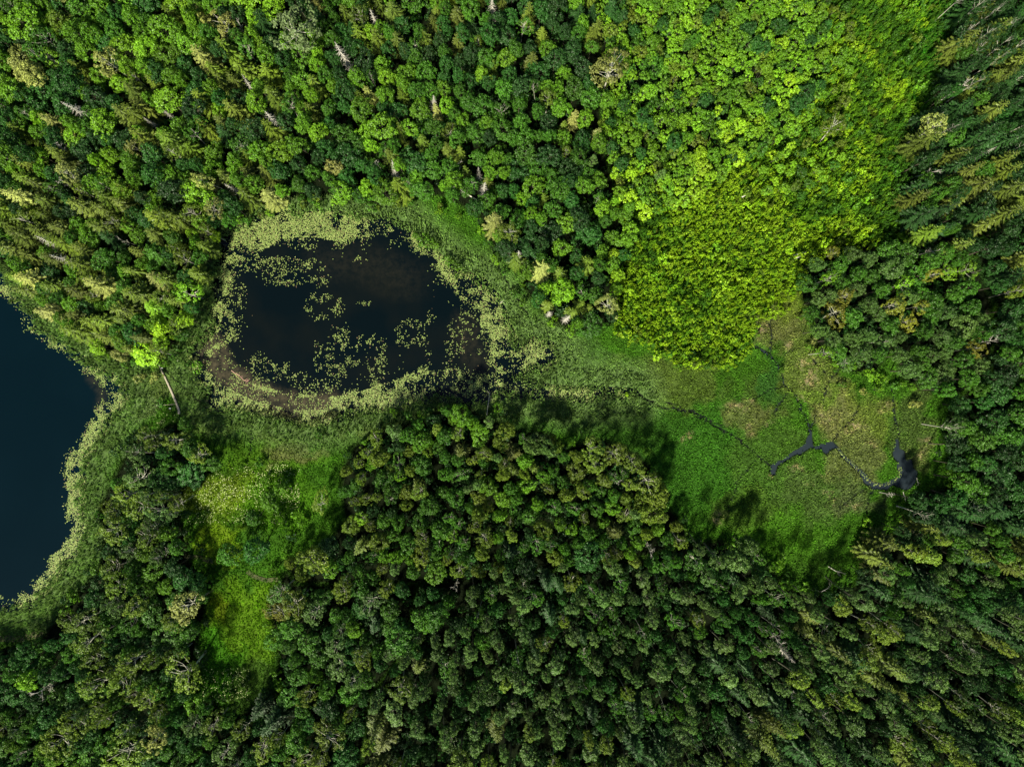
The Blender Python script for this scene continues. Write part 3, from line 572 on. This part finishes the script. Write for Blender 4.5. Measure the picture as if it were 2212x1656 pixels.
edge_bushes([(90,1375),(215,1225),(232,1060),(290,945),(400,930),(455,1000),(392,1060),(400,1170),(440,1250),(430,1400),(415,1500),(560,1540),(600,1450),(580,1300),(640,1120),(700,1120)], 90, ['mid','dark','bright'], 10, (7,13))

# ------------------------------------------------------------------ build trees: 300 largest of each kind by themselves, the rest as one object
NOUN = dict(broadleaf_tree='broadleaf tree', birch_tree='birch', pine_tree='slender pine', young_tree='young tree', willow_bush='willow bush', spruce_tree='spruce', dead_spruce='dead spruce', bare_tree='bare dead tree')
CAT = dict(broadleaf_tree='tree', birch_tree='tree', pine_tree='pine', young_tree='young tree', willow_bush='bush', spruce_tree='spruce', dead_spruce='dead tree', bare_tree='dead tree')
GRP = dict(broadleaf_tree='broadleaf trees of the forest', birch_tree='loose-crowned birches of the forest', pine_tree='slender pines of the forest', young_tree='young trees beside the bright thicket', willow_bush='bushes along the marsh and meadow edges', spruce_tree='spruces of the forest', dead_spruce='dead spruces', bare_tree='bare dead trees')
used = set()
def where(x, y):
    h = ['far left', 'left of centre', 'near the centre', 'right of centre', 'far right'][int(min(4, max(0, x/442.4)))]
    v = ['top edge', 'high up', 'halfway down', 'low down', 'bottom edge'][int(min(4, max(0, y/331.2)))]
    return v+', '+h
def sizeword(t):
    r = t[2]; lo, m1, m2, hi = {'willow_bush': (8, 10, 12, 14), 'young_tree': (10.5, 12, 13.5, 15), 'pine_tree': (13.5, 15, 17, 19)}.get(t[3], (15, 19, 24, 30))
    return 'tiny' if r < lo else 'small' if r < m1 else 'middling' if r < m2 else 'large' if r < hi else 'huge'
def short(t): return (WORD[t[4]]+' ' if t[3] not in ('dead_spruce', 'bare_tree') else '')+NOUN[t[3]].replace('broadleaf tree', 'broadleaf').replace('willow bush', 'bush').replace('bare dead', 'bare')
GRID = {}
def make_label(t):
    x, y = t[0], t[1]; own = sizeword(t)+' '+(WORD[t[4]]+' ' if t[3] not in ('dead_spruce', 'bare_tree') else '')+NOUN[t[3]]
    ci, cj = int(x//60), int(y//60); nb = []
    for i in range(ci-1, ci+2):
        for j in range(cj-1, cj+2):
            for q in GRID.get((i, j), ()):
                if q is not t: nb.append((math.hypot(q[0]-x, q[1]-y), q))
    nb.sort(key=lambda e: e[0]); rels = []
    for d, q in nb[:9]:
        a = math.degrees(math.atan2(q[1]-y, q[0]-x)) % 360             # from this tree towards the neighbour, photo downwards
        w_ = ['left of', 'above left of', 'above', 'above right of', 'right of', 'below right of', 'below', 'below left of'][int(((a+22.5) % 360)//45)]
        rels.append(w_+' '+short(q))
    cand = [own+' '+r+', '+where(x, y) for r in rels]
    cand += [own+' '+rels[i]+' and '+rels[j] for i in range(len(rels)) for j in range(i+1, len(rels))]
    cand += [own+' '+r+', '+w_+' '+where(x, y) for r in rels for w_ in ('leafy,', 'dense,')]
    cand.sort(key=lambda c: len(c.replace(',', ' ').split()) > 16)
    if not cand: cand = [own+' standing alone in the grass, '+where(x, y)]
    for c in cand:
        if c not in used and len(c.replace(',', ' ').split()) <= 16: used.add(c); return c
    return cand[0]
def sizekey(t):
    return t[2]*(1000 if t[6] else 1)
def transform(t):
    x, y, r, kind, c, h, lab = t; K = KIND[kind]
    zc = K['zc']*h/K['H']; k = (ALT-zc)/ALT
    s = r*S*k/K['R']; return (float(wx(x))*k, float(wy(y))*k, .05), s, h/K['H']
by = {}
for i, t in enumerate(T): by.setdefault(t[3], []).append(t)
info = {}
for t in T: GRID.setdefault((int(t[0]//60), int(t[1]//60)), []).append(t)
counts = {}
for kind, L in by.items():
    K = KIND[kind]; L.sort(key=sizekey, reverse=True)
    inf = [t for t in L if -6 < t[0] < 2218 and -6 < t[1] < 1662]
    ind = inf[:298]; ids = set(id(t) for t in ind); rest = [t for t in L if id(t) not in ids]
    counts[kind] = (len(inf), len(rest))
    srcs = {}
    for t in ind:
        loc, s, sz = transform(t); p = int(rng.integers(len(K['protos']))); cm, tm = K['protos'][p]
        root = bpy.data.objects.new(kind, None); root.empty_display_size = .5; COL.objects.link(root)
        root.location = loc; root.rotation_euler = (rng.normal()*.05, rng.normal()*.05, rng.random()*6.283)
        root.scale = (s*rng.uniform(.84, 1.16), s*rng.uniform(.84, 1.16), sz*rng.uniform(.9, 1.1))
        cr = link(K['part'], cm, root); tr = link('stem' if kind == 'willow_bush' else 'trunk', tm, root)
        cj = PAL[t[4]]*rng.uniform(.7, 1.32)*rng.uniform(.94, 1.06, 3)
        cr['tcol'] = [float(v) for v in cj]
        lab = t[6] or make_label(t)
        tag(root, lab, CAT[kind], GRP[kind]); srcs.setdefault(p, (cr, tr))
    info[kind] = (rest, srcs)
print('KINDS', counts)

def scatter(name, label, items, srcs, with_trunk=True, cat=None):
    """one object: points carrying turn, size and leaf colour, each with a plant on it"""
    n = len(items); ks = sorted(srcs)
    P = np.zeros((n, 3)); Sc = np.zeros((n, 3)); Ro = np.zeros((n, 3)); Cl = np.zeros((n, 3)); Ix = rng.integers(0, len(ks), n)
    for i, t in enumerate(items):
        loc, s, sz = transform(t); P[i] = loc; Sc[i] = (s, s, sz); Ro[i, 2] = rng.random()*6.283
        Cl[i] = PAL[t[4]]*rng.uniform(.8, 1.25)*rng.uniform(.94, 1.06, 3)
    me = bpy.data.meshes.new(name); me.vertices.add(n); me.vertices.foreach_set('co', P.astype(np.float32).ravel())
    for nm, A in (('scl', Sc), ('rot', Ro), ('tcol', Cl)):
        a = me.attributes.new(nm, 'FLOAT_VECTOR', 'POINT'); a.data.foreach_set('vector', A.astype(np.float32).ravel())
    a = me.attributes.new('pick', 'INT', 'POINT'); a.data.foreach_set('value', Ix.astype(np.int32))
    o = link(name, me); tag(o, label, cat, None, 'stuff')
    g = bpy.data.node_groups.new(name, 'GeometryNodeTree'); g.is_modifier = True
    g.interface.new_socket('Geometry', in_out='INPUT', socket_type='NodeSocketGeometry'); g.interface.new_socket('Geometry', in_out='OUTPUT', socket_type='NodeSocketGeometry')
    gi = g.nodes.new('NodeGroupInput'); go = g.nodes.new('NodeGroupOutput')
    def na(nm, dt):
        q = g.nodes.new('GeometryNodeInputNamedAttribute'); q.data_type = dt; q.inputs[0].default_value = nm; return q.outputs[0]
    eu = g.nodes.new('FunctionNodeEulerToRotation'); g.links.new(na('rot', 'FLOAT_VECTOR'), eu.inputs[0])
    jo = g.nodes.new('GeometryNodeJoinGeometry')
    for w_ in range(2 if with_trunk else 1):
        js = g.nodes.new('GeometryNodeJoinGeometry')
        for k in ks:
            oi = g.nodes.new('GeometryNodeObjectInfo'); oi.transform_space = 'ORIGINAL'; oi.inputs['Object'].default_value = srcs[k][w_]; oi.inputs['As Instance'].default_value = True
            g.links.new(oi.outputs['Geometry'], js.inputs[0])
        ip = g.nodes.new('GeometryNodeInstanceOnPoints'); ip.inputs['Pick Instance'].default_value = True
        g.links.new(gi.outputs[0], ip.inputs['Points']); g.links.new(js.outputs[0], ip.inputs['Instance']); g.links.new(na('pick', 'INT'), ip.inputs['Instance Index'])
        g.links.new(eu.outputs[0], ip.inputs['Rotation']); g.links.new(na('scl', 'FLOAT_VECTOR'), ip.inputs['Scale'])
        g.links.new(ip.outputs[0], jo.inputs[0])
    g.links.new(jo.outputs[0], go.inputs[0])
    md = o.modifiers.new('plants', 'NODES'); md.node_group = g
    return o
REST = dict(broadleaf_tree=('broadleaf_forest','smaller broadleaf trees filling the forest'), birch_tree=('birch_forest','remaining birches at the forest margins'), pine_tree=('pine_forest','smaller pines filling the forest'), young_tree=('young_forest','smaller young trees filling the young wood'), spruce_tree=('spruce_forest','remaining spruces at the forest margins'), willow_bush=('bush_fringe','low bushes of the marsh fringe'))
for kind, (rest, srcs) in info.items():
    if rest and kind in REST: scatter(REST[kind][0], REST[kind][1], rest, srcs)

# bright thicket: nobody could count the bushes
TH = []
nT = 90000
X = rng.uniform(1320, 2100, nT); Y = rng.uniform(-130, 800, nT); dt = sdf(THICKET, X, Y)
yn = fbm(X, Y, 110, 41); keep = {}
for x, y, d, n in zip(X, Y, dt, yn):
    if y < -120 or d > 26*rng.random()**2.2-2: continue
    meadow = max(0, min(1, (x-(1880-.15*y))/110)) if y < 330 else 0
    if meadow > rng.random()*1.4 or (fbm(np.array([x]), np.array([y]), 45, 44)[0] < .36 and rng.random() < .7): continue
    r = rng.uniform(3.4, 6.2) if rng.random() < .85 else rng.uniform(6.2, 15)
    ci, cj = int(x//12), int(y//12); ok = True
    for i in (ci-1, ci, ci+1):
        for j in (cj-1, cj, cj+1):
            for a, b, q in keep.get((i, j), ()):
                if (a-x)**2+(b-y)**2 < (.62*(q+r))**2: ok = False
    if not ok: continue
    keep.setdefault((ci, cj), []).append((x, y, r))
    v = n+.10+.22*(y-300)/500-.55*max(0, (x+.25*y-1985)/100)+rng.normal()*.13+.5*(fbm(np.array([x]), np.array([y]), 28, 45, 2)[0]-.5)
    c = 'olive' if rng.random() < .05 else 'yellow' if v > .62 else 'lime' if v > .48 else 'bright' if v > .36 else 'mid'
    TH.append([x, y, r, 'willow_bush', c, 1.0+r*.22+(2.2*rng.random() if rng.random() < .35 else 0), None])
scatter('willow_thicket', 'bright yellow green willow thicket right of the forest', TH, info['willow_bush'][1], False)
print('THICKET', len(TH))
UN = []
nU = 50000
X = rng.uniform(-120, 2330, nU); Y = rng.uniform(-120, 1780, nU); inn = np.zeros(nU, bool)
for P in FORESTS: inn |= sdf(P, X, Y) < -14
for x, y in zip(X[inn], Y[inn]):
    if len(UN) < 9500: UN.append([x, y, rng.uniform(7, 14), 'willow_bush', ['dark','dark','blue'][rng.integers(3)] if y > 640 else ['dark','blue','mid'][rng.integers(3)], rng.uniform(1.5, 3.5), None])  # darker leaf colours in the south paint deeper shade into the gaps
scatter('forest_undergrowth', 'dark green undergrowth in the gaps of the forest', UN, info['willow_bush'][1], False)

# ------------------------------------------------------------------ grasses, reeds, flowers and lily pads
dep = lambda X, Y: np.minimum(sdf(PADPOND, X, Y), sdf(PADLAKE, X, Y))
def forest_sd(X, Y):
    f = np.full(X.shape, 1e9)
    for P in FORESTS: f = np.minimum(f, sdf(P, X, Y))
    return f
def blades(name, label, X, Y, hgt, wid, Cc, nb, spread, mat=None):
    n = len(X); V = []; CC = []
    for b in range(nb):
        a = rng.random(n)*6.283; l = spread*rng.uniform(.4, 1.2, n); h = hgt*rng.uniform(.6, 1.15, n)
        ox = rng.normal(size=n)*.10; oy = rng.normal(size=n)*.10
        bx = wx(X)+ox; byy = wy(Y)+oy; tx = bx+np.cos(a)*l; ty = byy+np.sin(a)*l
        sx = -np.sin(a)*wid; sy = np.cos(a)*wid
        z0 = np.full(n, .02)
        A = np.stack([bx, byy, z0], -1); B = np.stack([(bx+tx)/2+sx, (byy+ty)/2+sy, h*.62], -1); D = np.stack([tx, ty, h], -1); E = np.stack([(bx+tx)/2-sx, (byy+ty)/2-sy, h*.62], -1)
        V.append(np.stack([A, E, D, B], 1)); CC.append(np.repeat(Cc[:, None, :]*rng.uniform(.8, 1.2, (n, 1, 1)), 4, 1))
    V = np.concatenate(V).reshape(-1, 3); CC = np.concatenate(CC).reshape(-1, 3)
    me = mesh_np(name, V, np.arange(len(V)).reshape(-1, 4), mat or M_grass); col_attr(me, 'tcol', CC)
    return tag(link(name, me), label, None, None, 'stuff')
n = 330000
X = rng.uniform(-120, 2330, n); Y = rng.uniform(-120, 1780, n)
dp = dep(X, Y); fs = forest_sd(X, Y)
k = (dp > -6+22*(fbm(X, Y, 16, 52)-.5)*2) & (fs > -10) & (sdf(POND, X, Y) > 4) & ((sdf(THICKET, X, Y) > -4) | (X > 1850))
X, Y, dp = X[k], Y[k], dp[k]
dd = ditch_d(X, Y); k = dd > .6; X, Y, dp = X[k], Y[k], dp[k]
PATH = [(345,787),(351,800),(362,823),(372,845),(381,866),(388,884),(389,893)]
k = dist_line(PATH, X, Y) > 4; X, Y, dp = X[k], Y[k], dp[k]
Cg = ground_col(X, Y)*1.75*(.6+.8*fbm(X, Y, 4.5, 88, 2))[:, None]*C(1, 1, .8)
reed = (dp < 44+30*(fbm(X, Y, 60, 53)-.5)) & (rng.random(len(X)) < .9)
print('TUFTS', len(X), reed.sum())
blades('reeds', 'grey green reeds fringing the pond and the lake', X[reed], Y[reed], 1.1, .085, Cg[reed], 4, .24)
q = ~reed
blades('marsh_grass', 'sedge and meadow grass over the open marsh', X[q], Y[q], .6, .10, Cg[q], 4, .28)
# meadow flowers
n = 2600; X = rng.uniform(390, 650, n); Y = rng.uniform(1000, 1130, n)
k = (fbm(X, Y, 26, 61)+.25*np.exp(-((X-500)/70)**2-((Y-1055)/40)**2) +.3*rng.random(n) > .70) & (forest_sd(X, Y) > 2) & (rng.random(n) < .8); X, Y = X[k], Y[k]
n2 = 260; X = np.concatenate([X, rng.normal(355, 14, 26), rng.uniform(440, 540, n2)]); Y = np.concatenate([Y, rng.normal(903, 8, 26), rng.uniform(1440, 1510, n2)])
def discs(name, label, X, Y, rad, z, Cc, mat, sides=7, notch=False, tilt=.06):
    n = len(X); a0 = rng.random(n)*6.283; V = []
    for s in range(sides):
        a = a0+s*6.283/sides; rr = rad*rng.uniform(.85, 1.1, n)
        if notch and s == 0: rr = rad*.35
        V.append(np.stack([wx(X)+np.cos(a)*rr, wy(Y)+np.sin(a)*rr, z+rng.normal(size=n)*.004+rng.uniform(0, tilt, n)], -1))
    V = np.stack(V, 1).reshape(-1, 3)
    me = mesh_np(name, V, np.arange(len(V)).reshape(-1, sides), mat); col_attr(me, 'tcol', np.repeat(Cc, sides, 0))
    return tag(link(name, me), label, None, None, 'stuff')
discs('meadow_flowers', 'white meadow flowers scattered in the grass', X, Y, rng.uniform(.045, .10, len(X)), .6, np.ones((len(X), 1))*C(.34,.40,.16), M_pad, 6)
# lily pads
n = 1100000
X = rng.uniform(-60, 1400, n); Y = rng.uniform(450, 1340, n)
k = dep(X, Y) < 18; X, Y = X[k], Y[k]; k = sdf(LAKE, X, Y) > -14; X, Y = X[k], Y[k]; n = len(X)
so_ = np.minimum(sdf(POND, X, Y), sdf(LAKE, X, Y)); dp = dep(X, Y)
pr = np.where(dp < 16, .42, 0.0)*np.clip(1.1-dp/15, 0, 1)
lump = fbm(X, Y, 17, 71, 4); big = fbm(X, Y, 60, 72, 2)
pr = pr*np.clip((lump-.38+(big-.45)*.7)*6, .10, 1.35)
pr = np.where(so_ < 0, .5*np.clip((lump-.45)*5, 0, 1)*np.exp(so_/7), pr)
lk = sdf(LAKE, X, Y) < 0
pr = np.where(lk, .5*np.exp(sdf(LAKE, X, Y)/3.5)*(lump > .5), pr)
CL = [(540,575,35,12),(600,590,45,14),(670,575,30,14),(690,605,22,14),(620,610,40,10),(660,530,30,10),(700,645,32,12),(725,660,16,22),(665,665,16,10),(690,685,22,8),(735,720,18,24),(745,750,26,14),(800,735,28,14),(815,765,22,30),(815,800,20,22),(560,785,26,22),(600,800,30,20),(570,815,28,10),(640,815,28,12),(690,835,40,14),(730,800,20,20),(760,780,24,12),(888,712,28,20),(880,735,28,14),(905,725,18,22),(932,690,9,18),(925,770,6,22),(1010,690,18,40),(985,735,20,40),(775,560,20,8),(790,655,16,5),(520,640,12,40),(590,565,60,12),(700,770,20,40)]
w_cl = np.zeros(n)
for x, y, rx, ry in CL: w_cl = np.maximum(w_cl, np.clip(1.35-np.sqrt(((X-x)/rx)**2+((Y-y)/ry)**2), 0, 1))
fine = fbm(X, Y, 7, 73, 3)
pr = np.where(~lk & (so_ < 0), np.maximum(pr, w_cl*.22*np.clip((fine-.42)*6, 0, 1)), pr)
silt = dist_line([(470,775),(500,825),(560,855),(640,872),(700,870)], X, Y)
pr = np.where((silt < 14), pr*.18, pr)
gap = dist_line([(850,480),(862,500),(880,505)], X, Y); pr = np.where(gap < 9, pr*.1, pr)
hole = np.minimum(np.minimum(dist_line([(405,755),(428,748)], X, Y), dist_line([(455,862),(458,880)], X, Y)), dist_line([(1150,815),(1230,812),(1300,830)], X, Y)*.6)
pr = np.where(hole < 7, pr*.15, pr)
k = rng.random(n) < pr; X, Y = X[k], Y[k]
xs = []; 
for cx, cy, m_ in ((1474+1100*.3335, 552+1360*.3335, 1), ):
    L = z5([(1010,1255),(1070,1320),(1130,1375),(1185,1430),(1230,1478),(1300,1488),(1360,1466),(1405,1430),(1410,1380)])
    Xs = rng.uniform(1780, 1960, 9000); Ys = rng.uniform(940, 1070, 9000)
    kk = (dist_line(L, Xs, Ys) < 4.0) & (sdf(STREAM, Xs, Ys) < 1.5) & (rng.random(9000) < .35); X = np.concatenate([X, Xs[kk]]); Y = np.concatenate([Y, Ys[kk]])
Cp = C(.185,.262,.065)*(1+0*X[:, None]); tint = rng.random((len(X), 1)); Cp = np.where(tint < .15, C(.27,.31,.10), np.where(tint > .93, C(.16,.12,.06), Cp))*rng.uniform(.75, 1.15, (len(X), 1))
print('PADS', len(X))
discs('lily_pads', 'pale yellow green lily pads floating along the shores', X, Y, rng.uniform(.055, .13, len(X)), .012, Cp, M_pad, 7, True)

# ------------------------------------------------------------------ boardwalk, poles, logs
def box(J, c, d, w_, h, ang):
    ux = np.array([math.cos(ang), math.sin(ang), 0]); uy = np.array([-math.sin(ang), math.cos(ang), 0]); uz = np.array([0, 0, 1.])
    V = [np.asarray(c)+ux*d*a/2+uy*w_*b/2+uz*h*e/2 for a, b, e in [(-1,-1,-1),(1,-1,-1),(1,1,-1),(-1,1,-1),(-1,-1,1),(1,-1,1),(1,1,1),(-1,1,1)]]
    J.add(np.array(V), [(0,3,2,1),(4,5,6,7),(0,1,5,4),(1,2,6,5),(2,3,7,6),(3,0,4,7)])
def boardwalk():
    L = [(wx(x)+0., wy(y)+0.) for x, y in PATH]; L = [(float(a), float(b)) for a, b in L]
    root = bpy.data.objects.new('boardwalk', None); COL.objects.link(root)
    tag(root, 'narrow curved boardwalk of weathered planks crossing the reeds between lake and pond', 'boardwalk')
    D = Join(); B = Join(); Pn = Join(); s = 0; tot = sum(math.dist(a, b) for a, b in zip(L[:-1], L[1:])); pos = 0
    for a, b in zip(L[:-1], L[1:]):
        l = math.dist(a, b); ang = math.atan2(b[1]-a[1], b[0]-a[0]); u = 0
        for sg in (-1, 1):
            wv = .09*sg; c = ((a[0]+b[0])/2-math.sin(ang)*wv, (a[1]+b[1])/2+math.cos(ang)*wv, .36); box(B, c, l, .07, .1, ang)
        while u < l:
            q = (pos+u)/tot; wd = (.26+.26*q)*random.uniform(.9, 1.1)
            box(D, (a[0]+(b[0]-a[0])*u/l, a[1]+(b[1]-a[1])*u/l, .43+random.uniform(-.008, .008)), .13, wd, .035, ang+random.uniform(-.04, .04)); u += .15
            if int((pos+u)/1.5) != int((pos+u-.15)/1.5):
                for sg in (-1, 1): box(Pn, (a[0]+(b[0]-a[0])*u/l-math.sin(ang)*.17*sg, a[1]+(b[1]-a[1])*u/l+math.cos(ang)*.17*sg, .05), .08, .08, .9, ang)
        pos += l
    link('deck', D.mesh('deck', M_plank), root); link('beams', B.mesh('beams', M_plank), root); link('posts', Pn.mesh('posts', M_plank), root)
boardwalk()
def log(name, pts, r0, r1, mat, label, cat, z=.25, branches=0, z1=None):
    J = Join(); n = len(pts); path = [(float(wx(x)), float(wy(y)), z+((z1 or z)-z)*i/(n-1)) for i, (x, y) in enumerate(pts)]
    J.add(*tube(path, [r0+(r1-r0)*i/(n-1) for i in range(n)], 7))
    if branches:
        P = np.array(path)
        for _ in range(branches):
            u = random.uniform(.25, 1)*(n-1); i = min(int(u), n-2); p = P[i]+(P[i+1]-P[i])*(u-i); d = unit(P[i+1]-P[i])
            e = p+(unit(d*.7+np.array([d[1], -d[0], 0])*random.choice((-1, 1))+[0, 0, .2]))*random.uniform(.4, 1.3)
            J.add(*tube([p, (p+e)/2+[0, 0, .05], e], [r1*.7, r1*.5, .01], 4))
    tag(link(name, J.mesh(name, mat, True)), label, cat)
log('fallen_log', [(1032,435),(1008,420),(982,405)], .17, .07, M_dead, 'long pale fallen log with twigs above the pond', 'log', .7, 12)
log('fallen_birch', [(1052,896),(1055,870),(1059,846)], .12, .03, M_birch, 'thin white fallen birch in the reeds below the pond', 'log', .8, 7)
log('fallen_birch', [(1705,563),(1717,559),(1728,556)], .15, .12, M_birch, 'lower of two short white trunks lying left of the wood beside the bright thicket', 'log', 2.6)
log('fallen_birch', [(1703,557),(1716,553),(1729,550)], .12, .08, M_birch, 'upper of two short white trunks lying left of the wood beside the bright thicket', 'log', 2.9)
log('broken_trunk', [(1594,433),(1602,428),(1610,424)], .16, .12, M_dead, 'short grey trunk lying in the middle of the bright thicket', 'log', 2.7)
log('fallen_branch', [(1080,656),(1085,652),(1090,648)], .06, .02, M_dead, 'short white stick in the reeds right of the pond', 'branch', .9, 2)
log('fallen_branch', [(1786,1221),(1802,1231),(1824,1237)], .08, .03, M_dead, 'thin white branch at the lower end of the marsh', 'branch', .6, 4)
log('fallen_branch', [(1977,1031),(1979,1038),(1981,1046)], .06, .03, M_dead, 'white stick standing at the right end of the stream', 'branch', .5, 2)
log('fallen_branch', [(1948,1061),(1951,1072),(1954,1082)], .06, .02, M_dead, 'pale branch just below the stream pool', 'branch', .5, 4)
log('fallen_branch', [(1765,1272),(1777,1266),(1787,1258)], .06, .02, M_dead, 'pale crooked branch on the bushes below the marsh', 'branch', 1.9, 4)
log('fallen_branch', [(386,782),(388,776)], .06, .05, M_dead, 'short white stake by a dark pool right of the boardwalk', 'branch', .7)
log('sunken_branches', [(500,800),(508,806),(516,810),(528,822),(536,824)], .09, .03, plain_mat('wet_wood', (.36,.22,.17), .8), 'reddish tangle of branches in the brown shallows of the pond', 'branch', .03, 26)
z3 = lambda x, y: (297.3+x*.0978, 756.+y*.0978)
log('wooden_pole', [z3(440,1224), z3(650,1208), z3(868,1190)], .045, .035, M_plank, 'long thin wooden pole lying left of the boardwalk end', 'pole', .75)
def marker(x, y, label):
    root = bpy.data.objects.new('white_marker', None); COL.objects.link(root); root.location = (float(wx(x)), float(wy(y)), 0)
    tag(root, label, 'marker'); J = Join()
    prof = [(0.0, 0), (.7, .0), (1, .3), (.95, .75), (.6, 1.0), (.05, 1.06)]; V = []; Q = []; m = 14
    for r, z in prof:
        for k in range(m): V.append((.22*r*math.cos(6.283*k/m), .12*r*math.sin(6.283*k/m), .62+.14*z))
    for i in range(len(prof)-1):
        for k in range(m): Q.append((i*m+k, i*m+(k+1) % m, (i+1)*m+(k+1) % m, (i+1)*m+k))
    J.add(np.array(V), Q); link('cap', J.mesh('cap', M_white, True), root)
    P = Join(); P.add(*tube([(0, 0, 0), (0, 0, .64)], [.035, .035], 6)); link('post', P.mesh('post', M_plank), root)
marker(*z3(572,397), 'small white oval marker beside the upper end of the boardwalk')
marker(*z3(750,1283), 'small white oval marker below the long wooden pole')
# worn footpaths in the woods on the lower left
def trail(name, pts, wd, label):
    V = []; P = [(float(wx(x)), float(wy(y))) for x, y in pts]; n = len(P)
    Pn = []
    for i in range(n-1):
        for q in np.linspace(0, 1, 8, endpoint=False): Pn.append((P[i][0]*(1-q)+P[i+1][0]*q, P[i][1]*(1-q)+P[i+1][1]*q))
    Pn.append(P[-1])
    for i, p in enumerate(Pn):
        a = Pn[max(i-1, 0)]; b = Pn[min(i+1, len(Pn)-1)]; l = math.dist(a, b)+1e-9; nx, ny = -(b[1]-a[1])/l, (b[0]-a[0])/l
        w2 = wd*random.uniform(.8, 1.2); V += [(p[0]+nx*w2, p[1]+ny*w2, .3), (p[0]-nx*w2, p[1]-ny*w2, .3)]
    F = [(2*i, 2*i+1, 2*i+3, 2*i+2) for i in range(len(Pn)-1)]
    tag(link(name, mesh_np(name, V, np.array(F), M_path)), label, kind='structure')
M_path = plain_mat('trodden_earth', (.05, .058, .022), .95, .6, 1.2)
trail('path', [(-40,1380),(0,1378),(50,1378),(95,1365)], .7, 'trodden path by the lower left lake shore')
trail('path', [(400,1200),(430,1203),(462,1212)], .45, 'short trodden path at the tip of the yellow meadow')
trail('path', [(535,1233),(550,1244),(575,1252),(602,1250)], .45, 'trodden path along the top of the lower meadow')
trail('path', [(215,1260),(235,1236),(250,1228),(290,1212)], .4, 'trodden path in the lower left wood')
